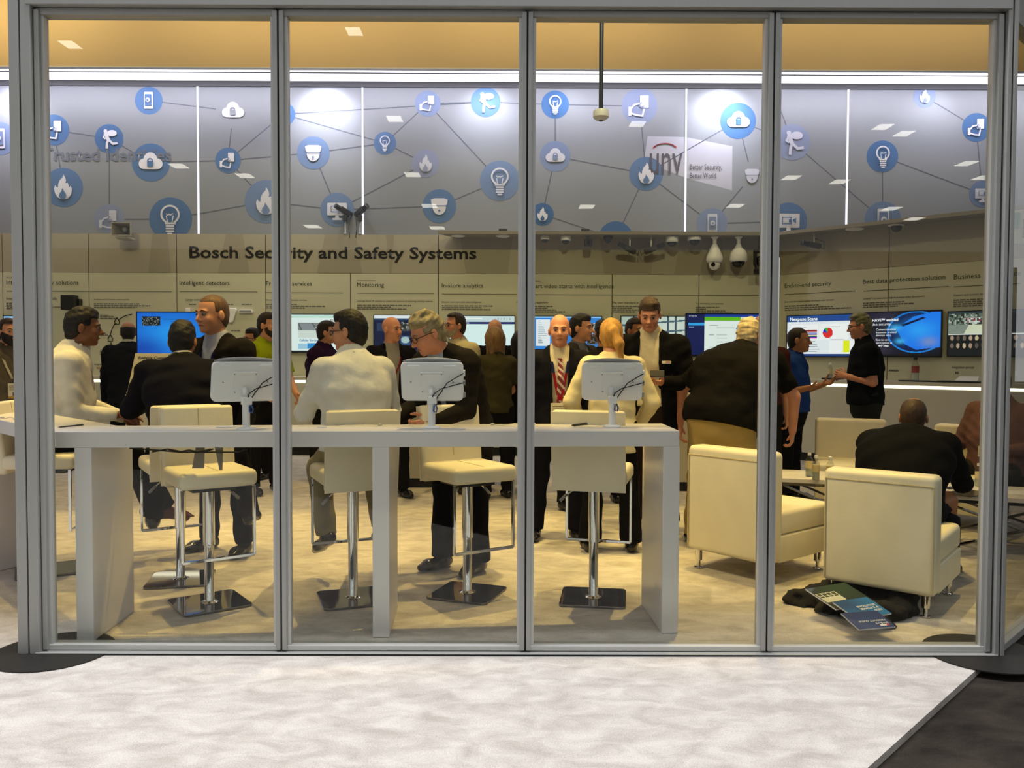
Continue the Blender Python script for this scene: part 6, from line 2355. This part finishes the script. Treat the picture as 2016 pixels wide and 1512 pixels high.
    info = dict(root=root, J=J, pts=pts, front=front, neck0=neck0, upd=upd, HM=HM, hand=hand_info, infl=(.03 if kind == 'jacket' else infl), s=s, U=U, fwd=fwd_ch)
    for e in extras:
        e(info)
    return info


def lanyard(col, col2=None, low=.20, badge=True, w_=.010, bcol=None, infl=None, bsz=(.05, .065), spread=.075):
    def fn(I):
        m = cloth(col, 'ribbon')
        m2 = cloth(col2, 'ribbon') if col2 else m
        f = I['front']
        nf = I['infl'] if infl is None else infl
        for sx in (-1, 1):
            pp = [I['neck0'] + I['U'] * sx * .02 - I['fwd'] * .094 + I['upd'] * .012, I['neck0'] + I['U'] * sx * .072 - I['fwd'] * .03 + I['upd'] * .032, I['neck0'] + I['U'] * sx * .076 + I['fwd'] * .03 + I['upd'] * .012,
                  f(sx * spread, .455, nf + .010), f(sx * spread * .8, .38, nf + .008), f(sx * spread * .35, low + .06, nf + .008), f(sx * .004, low, nf + .008)]
            for (a, b2, mm) in ((0, 5, m), (4, 7, m2)):
                vv, fs = [], []
                seg_ = pp[a:b2]
                for i, p_ in enumerate(seg_):
                    dr = nrmz(seg_[min(i + 1, len(seg_) - 1)] - seg_[max(i - 1, 0)])
                    lat = np.cross(dr, I['fwd'] if i + a > 2 else I['upd'])
                    n_ = np.linalg.norm(lat)
                    lat = lat / n_ if n_ > 1e-3 else I['U']
                    vv += [Vector(p_ - lat * w_), Vector(p_ + lat * w_)]
                for i in range(len(seg_) - 1):
                    fs.append((2 * i, 2 * i + 1, 2 * i + 3, 2 * i + 2))
                MB().add(vv, fs).build('lanyard', mm, I['root'])
        if badge:
            c = Vector(f(0, low, nf + .012))
            M_ = Matrix.Translation(c) @ Matrix.Rotation(-math.atan2(I['fwd'][2], -I['fwd'][1]) if False else 0, 4, 'X')
            bw, bh = bsz
            bo = MB().box(-bw, bw, -.004, .0, -.02 - 2 * bh, -.02, M=M_).build('badge', M_BADGE, I['root'], bevel=.001)
            if bcol:
                MB().box(-bw, bw, -.0055, -.004, -.02 - 2 * bh, -.02 - 1.7 * bh, M=M_).build('badge_stripe', mat('badge_stripe_' + bcol[1:], bcol, rough=.4), bo)
                MB().box(-.015, .015, -.0055, -.004, -.02 - 1.65 * bh, -.02 - 1.2 * bh, M=M_).build('badge_photo', M_INK2, bo)
            bars('badge_print', M_INK2, bo, [(-bw * .8, bw * .7, -.05 - i * .018, .006) for i in range(3)], M=M_, y=-.0046)
    return fn


def nametag(xo, a, col='#d8d2be', red=True):
    def fn(I):
        c = Vector(I['front'](xo, a, I['infl'] + .012))
        t = MB().box(-.036, .036, -.004, .004, -.011, .011, M=Matrix.Translation(c)).build('name_tag', mat('name_tag_' + col[1:], col, rough=.4), I['root'], bevel=.001)
        if red:
            MB().box(-.006, .030, -.0055, -.004, -.001, .006, M=Matrix.Translation(c)).build('tag_print', M_RED, t)
    return fn


ARM_DOWN = ((.14, .0, -1), (.05, .2, -1))
# ------------------------------------------------------------------ the people of the photograph
WHITE_S = '#cfc8b4'
# seated at the counter
person('man in a white shirt seated sideways at the left end of the counter', 112, 5.55, 88, H=1.86, hipz=.885, top=dict(kind='shirt', col='#e8e2d2', hem=0.0, fold=.005, infl=.024),
       hair=('thick', '#17120e'), skin='brown', lean=3, hunch=8, hpitch=4, girth=1.12, belly=.05, armR=((.12, .05, -1), (-.25, 1, -.12)), armL=((.2, .3, -1), (-.1, 1, -.35)),
       handR=dict(curl=30, palm=(0, -.2, -1)), handL=dict(curl=35, dir=(0, .7, -.8), palm=(-1, 0, -.2)), legL=((.12, 1, -.25), (.0, .35, -1), (.1, 1, -.1)), legR=((.05, 1, -.25), (-.05, .55, -1), (.05, 1, -.25)),
       shoes=M_SHOEB, extras=[lanyard('#4a4640', low=.16, bsz=(.03, .02))], brow='#17120e')
person('man in a dark suit seated with his back to the glass, white lanyard collar', 366, 5.2, 172, side=6, H=1.82, hipz=.885, top=dict(kind='jacket', col='#14131a', shirt='#b9b6b0', hem=-.05), bottom='#100f14',
       hair=('thick', '#15110e', .058), skin='tan', lean=15, hunch=14, hyaw=-6, hpitch=8, girth=1.12, broad=1.10, armL=((.55, .5, -1), (-.1, 1, .1)), armR=((.95, .65, -.85), (-.5, .9, .65)),
       handR=dict(curl=30), legL=((.35, 1, -.25), (.1, .1, -1)), legR=((.4, 1, -.3), (.2, .2, -1)), extras=[lanyard('#cfd0d6', badge=False, w_=.012)])
person('man in a pale blue shirt and khakis seated with his back to the glass, glasses', 704, 4.93, 203, H=1.76, hipz=.88, top=dict(kind='shirt', col='#deded8', hem=-.02, fold=.005, infl=.026, belt=True), bottom='#8d856c',
       hair=('short', '#1e1712', .06), skin='light', lean=3, hunch=6, hyaw=42, hpitch=4, girth=1.10, belly=.03, broad=1.06, armR=((.35, .22, -1), (.12, .85, -.75)), armL=((.28, .5, -1), (-.3, .8, -.4)),
       handR=dict(curl=35), legR=((.42, 1, -.32), (.05, -.28, -1), (.2, .9, -.45)), legL=((.0, 1, -.35), (-.05, -.2, -1), (.1, .9, -.45)), glasses=True, sock='#1f3a5c',
       extras=[lanyard('#4f8a3a', badge=False, w_=.008)])
# standing behind the counter
person('shaved headed man in a dark suit with red and blue lanyard, standing left', 440, 5.95, -38, H=1.83, top=dict(kind='jacket', col='#1b1815', shirt='#a9adbc', hem=-.10, open=(.062, .03, .05, .10)), bottom='#0d0b0a',
       hair=('buzz', '#5e4532', .07), skin='light', lean=2, hunch=6, hyaw=-14, hpitch=4, girth=1.1, broad=1.1, hsize=1.08, armL=((.2, -.05, -1), (.0, .45, -1)), armR=((.18, .1, -1), (-.1, .8, -.6)),
       legL=((.1, .05, -1), (.05, -.05, -1), (.2, 1, 0)), legR=((.1, -.05, -1), (.08, -.05, -1), (.3, 1, 0)),
       extras=[lanyard('#1b1f4c', '#a02430', low=.27, badge=False, infl=.034, spread=.055), nametag(.12, .30, red=False)])
person('grey haired man in a dark suit bending his head over clasped hands', 908, 5.45, -40, H=1.78, top=dict(kind='jacket', col='#1d1914', shirt='#9aa6bc', hem=-.10, open=(.06, .02, .05, .10)), bottom='#060505',
       hair=('grey', '#8f8468', .052), skin='pink', lean=8, hunch=20, hyaw=-26, hpitch=26, girth=1.12, hsize=1.04, headfwd=.35, armL=((.1, .15, -1), (-.35, 1, -.28)), armR=((.12, .2, -1), (-.3, 1, -.22)),
       handL=dict(curl=55, palm=(-1, 0, .1), size=1.1), handR=dict(curl=50, palm=(-1, 0, .2), size=1.1), glasses='wire', legL=((.05, .0, -1), (.02, -.02, -1), (.1, 1, 0)), legR=((.08, .1, -1), (.04, -.02, -1), (.15, 1, 0)), flare=1.15,
       brow='#6e6450')
person('bald man in a dark suit with a red striped tie looking at the camera', 1100, 6.45, 4, H=1.735, top=dict(kind='jacket', col='#16161c', shirt='#cfc4a8', hem=-.10, open=(.07, .05, .075, .10), tie=True, sway=.12), bottom='#14141a',
       hair=None, skin='pink', lean=0, hunch=5, hyaw=-4, girth=1.08, broad=1.06, armL=ARM_DOWN, armR=ARM_DOWN, legL=((.06, .05, -1), (.05, .0, -1), (.5, 1, 0)), legR=((.12, .0, -1), (.08, .0, -1), (.1, 1, 0)),
       extras=[lanyard('#1d2350', '#a01e2a', low=.16, infl=.020, bsz=(.07, .075), spread=.06), nametag(.13, .33, '#8a7c58', False)], brow='#8a6248')
person('blonde woman in a cream blazer seen from behind with a ponytail', 1206, 6.0, 186, H=1.69, top=dict(kind='jacket', col='#dccfa6', shirt=None, hem=-.09, infl=.020, fold=.005), bottom='#0b0a09',
       hair=('pony', '#b98a44', .06, -1), skin='light', lean=2, hunch=5, hyaw=-8, girth=.98, broad=.98, armL=((.5, .0, -1), (-.35, .75, -.85)), armR=((.5, .0, -1), (-.35, .75, -.85)), flare=1.35, face=True,
       legL=((.10, .0, -1), (.06, -.02, -1), (.15, 1, 0)), legR=((.08, .0, -1), (.05, .0, -1), (.2, 1, 0)))
I_ph = person('tall man in a dark blazer and open white shirt reading his phone', 1284, 6.75, -8, H=1.90, top=dict(kind='jacket', col='#100f10', shirt='#cdc3a6', hem=-.10, open=(.072, .09, .12, .12), lapel=True), bottom='#2c2119',
       hair=('thick', '#4a3a2a', .052), skin='pink', lean=2, hunch=8, hyaw=6, hpitch=20, girth=1.16, broad=1.14, headfwd=.2, armL=((.3, .05, -1), (-.75, .8, .05)), armR=((.2, .05, -1), (-.2, .5, -.9)), handL=dict(curl=60, palm=(-.3, 0, 1), size=1.1),
       extras=[nametag(.14, .36)], legL=((.08, 0, -1), (.05, 0, -1)), brow='#4a3424')
q_ = P(1294, 736, 6.32)
o = MB().box(-.055, .055, -.006, .006, -.030, .030).build('phone', M_DPLAST, None, M=Matrix.Translation(q_) @ Matrix.Rotation(R(-10), 4, 'Z') @ Matrix.Rotation(R(-28), 4, 'X'), bevel=.004)
tag(o, 'black phone held by the tall man in the dark blazer', 'phone')
person('heavy white haired man in a black polo and khakis leaning, seen from behind', 1424, 6.2, 172, H=1.84, top=dict(kind='polo', col='#12100d', sleeve='short', hem=-.08, infl=.03, fold=.006), bottom='#9a8552',
       hair=('grey', '#cbb78e', .06), skin='pink', lean=22, hunch=12, hyaw=-14, hpitch=10, side=-13, girth=1.32, belly=.06, broad=1.30, armL=((.95, .25, -1), (.06, .12, -1)), armR=((.55, .25, -1), (-.05, .18, -1)),
       handL=dict(curl=25, palm=(-.4, 0, 1), size=1.15), handR=dict(curl=40), legL=((.10, .0, -1), (.08, .0, -1), (.3, 1, 0)), legR=((.1, .0, -1), (.08, 0, -1), (.2, 1, 0)), hipx=1.25)
# lounge
person('man in a black jacket seated with his back to the glass in an armchair', 1774, 5.12, 170, H=1.80, hipz=.50, top=dict(kind='jacket', col='#0e0e10', shirt=None, hem=-.09, infl=.034, fold=.006), bottom='#14151c',
       hair=('crown', '#3c2a1c', .075), skin='tan', lean=24, hunch=20, hyaw=4, hpitch=2, girth=1.22, broad=1.22, armL=((.28, .6, -.9), (-.4, 1, .35)), armR=((.28, .6, -.9), (-.4, 1, .5)),
       legL=((.3, 1, .05), (.0, .1, -1)), legR=((.3, 1, .05), (.0, .1, -1)))
person('bearded man with glasses and a white badge seated behind the right corner post', 1970, 6.85, -28, H=1.80, hipz=.50, top=dict(kind='shirt', col='#6e4f45', hem=-.04, fold=.006, infl=.024, buttons=True), bottom='#2e2b22',
       hair=('short', '#2a1b12'), skin='light', lean=-6, hunch=6, hyaw=2, hpitch=2, girth=1.22, belly=.05, broad=1.1, beard=('#2c1c12', .008), glasses=True, armR=((.38, .2, -1), (-.1, .9, -.1)), armL=((.4, .2, -1), (-.5, 1, .0)),
       handL=dict(curl=45), handR=dict(curl=30), extras=[lanyard('#c8a85a', low=.20, w_=.012, bcol='#8a3a4a', bsz=(.055, .07))], legL=((.35, 1, .0), (.0, .1, -1)), legR=((.35, 1, .0), (.0, .1, -1)))
# middle distance
person('man in a lime green polo with red and blue lanyard behind the second mullion', 520, 8.55, 32, H=1.85, top=dict(kind='polo', col='#8f9d16', sleeve='short', hem=-.03, belt=True), bottom='#121110',
       hair=('short', '#1d140e', .058), skin='light', hyaw=22, girth=1.06, beard=('#2a1a10', .005), armL=((.25, .1, -1), (-.2, .8, -.6)), armR=((.2, .1, -1), (-.3, .8, -.5)), extras=[lanyard('#23265a', '#a02a30', low=.2, badge=False)], res=.016)
person('man in a dark purple polo in profile before the white display', 632, 9.4, 62, H=1.80, top=dict(kind='polo', col='#2b1630', sleeve='short', hem=-.05, belly=.03), bottom='#17140f', hair=('short', '#231a14', .068), skin='light', hyaw=18,
       girth=1.16, belly=.05, armR=((.12, .0, -1), (-.2, 1, -.2)), armL=((.12, .1, -1), (-.2, .8, -.5)), handR=dict(curl=50), res=.016)
person('bald man in a dark blazer with a red lanyard, looking right', 768, 8.3, 14, H=1.80, top=dict(kind='jacket', col='#131218', shirt='#9a958c', hem=-.1, open=(.065, .05, .06, .10)), bottom='#121110', hair=None, skin='pink', hyaw=34, girth=1.06,
       armL=((.2, .15, -1), (-.4, .9, .0)), armR=((.15, .1, -1), (-.2, .8, -.5)), extras=[lanyard('#8a2a2c', low=.24, infl=.02, badge=False, w_=.008), nametag(.12, .34)], res=.016)
person('older man with goatee, glasses and white polo shirt looking left', 906, 8.7, -42, H=1.86, top=dict(kind='polo', col='#c9bd94', sleeve='short', hem=-.03), bottom='#1a1712', hair=('short', '#2e231a', .085), skin='pink', hyaw=-22, girth=1.1, belly=.03,
       beard=('#a89a84', .004), glasses='wire', armL=((.2, .0, -1), (-.1, .6, -.8)), armR=((.15, .1, -1), (-.2, .8, -.5)), res=.016)
person('woman with long light brown hair in an olive t-shirt, seen from behind', 978, 8.25, 205, H=1.70, top=dict(kind='tee', col='#3d3822', sleeve='short', hem=-.06), bottom='#100f0d', hair=('long', '#7a5c38'), skin='light', hyaw=10, girth=.94, broad=.92,
       armL=((.15, .1, -1), (-.2, .9, -.2)), armR=((.12, .15, -1), (.15, .75, .75)), handR=dict(curl=60), res=.016, extras=[lanyard('#4a5a2a', low=.10, bsz=(.03, .05))])
person('bald man in a black suit half hidden behind the long haired woman', 976, 9.1, 188, H=1.82, top=dict(kind='jacket', col='#100f12', shirt='#8a8a86', hem=-.1), bottom='#0e0d0c', hair=None, skin='light', res=.018, face=False)
person('dark haired woman in black beside the third mullion', 1022, 8.6, 160, H=1.68, top=dict(kind='jacket', col='#0d0c0c', shirt=None, hem=-.1), bottom='#0e0d0c', hair=('long', '#120d0a'), skin='light', res=.018, girth=.98, face=False)
person('dark haired man in a grey jacket in profile behind the bald man with tie', 1132, 7.7, 48, H=1.80, top=dict(kind='jacket', col='#33302c', shirt='#6a6a70', hem=-.1, open=(.06, .03, .05, .1)), bottom='#14120f', hair=('short', '#17110d'), skin='light', hyaw=22, res=.016,
       extras=[lanyard('#b8b0a4', low=.22, badge=False, infl=.02, w_=.007)])
person('dark haired person in dark clothes hidden behind the blonde woman', 1192, 8.0, 200, H=1.76, top=dict(kind='jacket', col='#1a1413', shirt=None, hem=-.1), bottom='#0f0d0c', hair=('thick', '#140e0a'), skin='tan', res=.018, face=False)
person('dark haired man half hidden behind the tall man with the phone', 1243, 8.4, 30, H=1.80, top=dict(kind='jacket', col='#1b1a1c', shirt='#8f8a80', hem=-.1), bottom='#0f0d0c', hair=('short', '#2a1f16'), skin='tan', hyaw=15, res=.018)
person('bald man hidden behind the white haired man and the fourth mullion', 1497, 7.6, 175, H=1.80, top=dict(kind='polo', col='#3a1d1c', sleeve='short', hem=-.05), bottom='#14110d', hair=('fringe', '#2c2018'), skin='light', res=.018, face=False)
person('man in a royal blue polo gesturing with both hands beside the side counter', 1558, 8.15, 72, H=1.70, top=dict(kind='polo', col='#1f3d80', sleeve='short', hem=-.03, belt=True), bottom='#0d0c0b', hair=('buzz', '#1c130d', .062), skin='tan', hyaw=10, girth=1.1, belly=.03,
       armR=((.1, -.1, -1), (-.1, 1, .25)), armL=((.1, .0, -1), (-.1, 1, .35)), handR=dict(curl=10, palm=(0, .2, 1)), handL=dict(curl=15, palm=(-.6, .2, .6)), legL=((.05, 0, -1), (.03, 0, -1), (.2, 1, 0)), legR=((.08, .0, -1), (.03, 0, -1), (.1, 1, 0)))
person('grey haired man in a dark shirt with folded arms before the glowing display', 1708, 8.45, -78, H=1.86, top=dict(kind='polo', col='#0e1014', sleeve='short', hem=-.06), bottom='#26291f', hair=('grey', '#6b6a50', .058), skin='pink', hyaw=-4, hpitch=6, girth=1.12, belly=.03,
       armL=((.12, -.1, -1), (-.6, .9, .22)), armR=((.15, .0, -1), (-.7, .9, .3)), handL=dict(curl=50), handR=dict(curl=50), glasses='wire')
person('man in a dark suit seen from behind left of the blue display', 252, 9.75, 178, H=1.83, top=dict(kind='jacket', col='#17191f', shirt='#b0ac9c', hem=-.1), bottom='#14151a', hair=('fringe', '#1d1510'), skin='tan', girth=1.1, broad=1.08, res=.018, face=False, hunch=12,
       extras=[lanyard('#b8b090', badge=False, w_=.010)])
person('bearded man in a taupe vest with a white badge at the far left edge', 12, 8.2, 18, H=1.76, top=dict(kind='shirt', col='#5b5342', sleeve='short', hem=-.05), bottom='#17140f', hair=('short', '#2e2018', .075), skin='light', hyaw=8, girth=1.14, belly=.04, beard=('#1c130d', .014),
       armL=((.18, .0, -1), (.05, .25, -1)), extras=[lanyard('#b8b098', low=.22, bcol='#b08a2a', bsz=(.055, .075))], res=.016)
person('dark haired person in a blue shirt standing behind the bearded man at the far left', 34, 9.3, 165, H=1.82, top=dict(kind='tee', col='#16264a', sleeve='short', hem=-.05), bottom='#14120f', hair=('thick', '#20140d'), skin='tan', res=.018, face=False)
person('man with glasses half hidden behind the lime green polo', 506, 9.6, -40, H=1.72, top=dict(kind='polo', col='#4c4a44', sleeve='short', hem=-.05), bottom='#14120f', hair=('short', '#1c130d'), skin='light', glasses=True, hyaw=-20, res=.018)
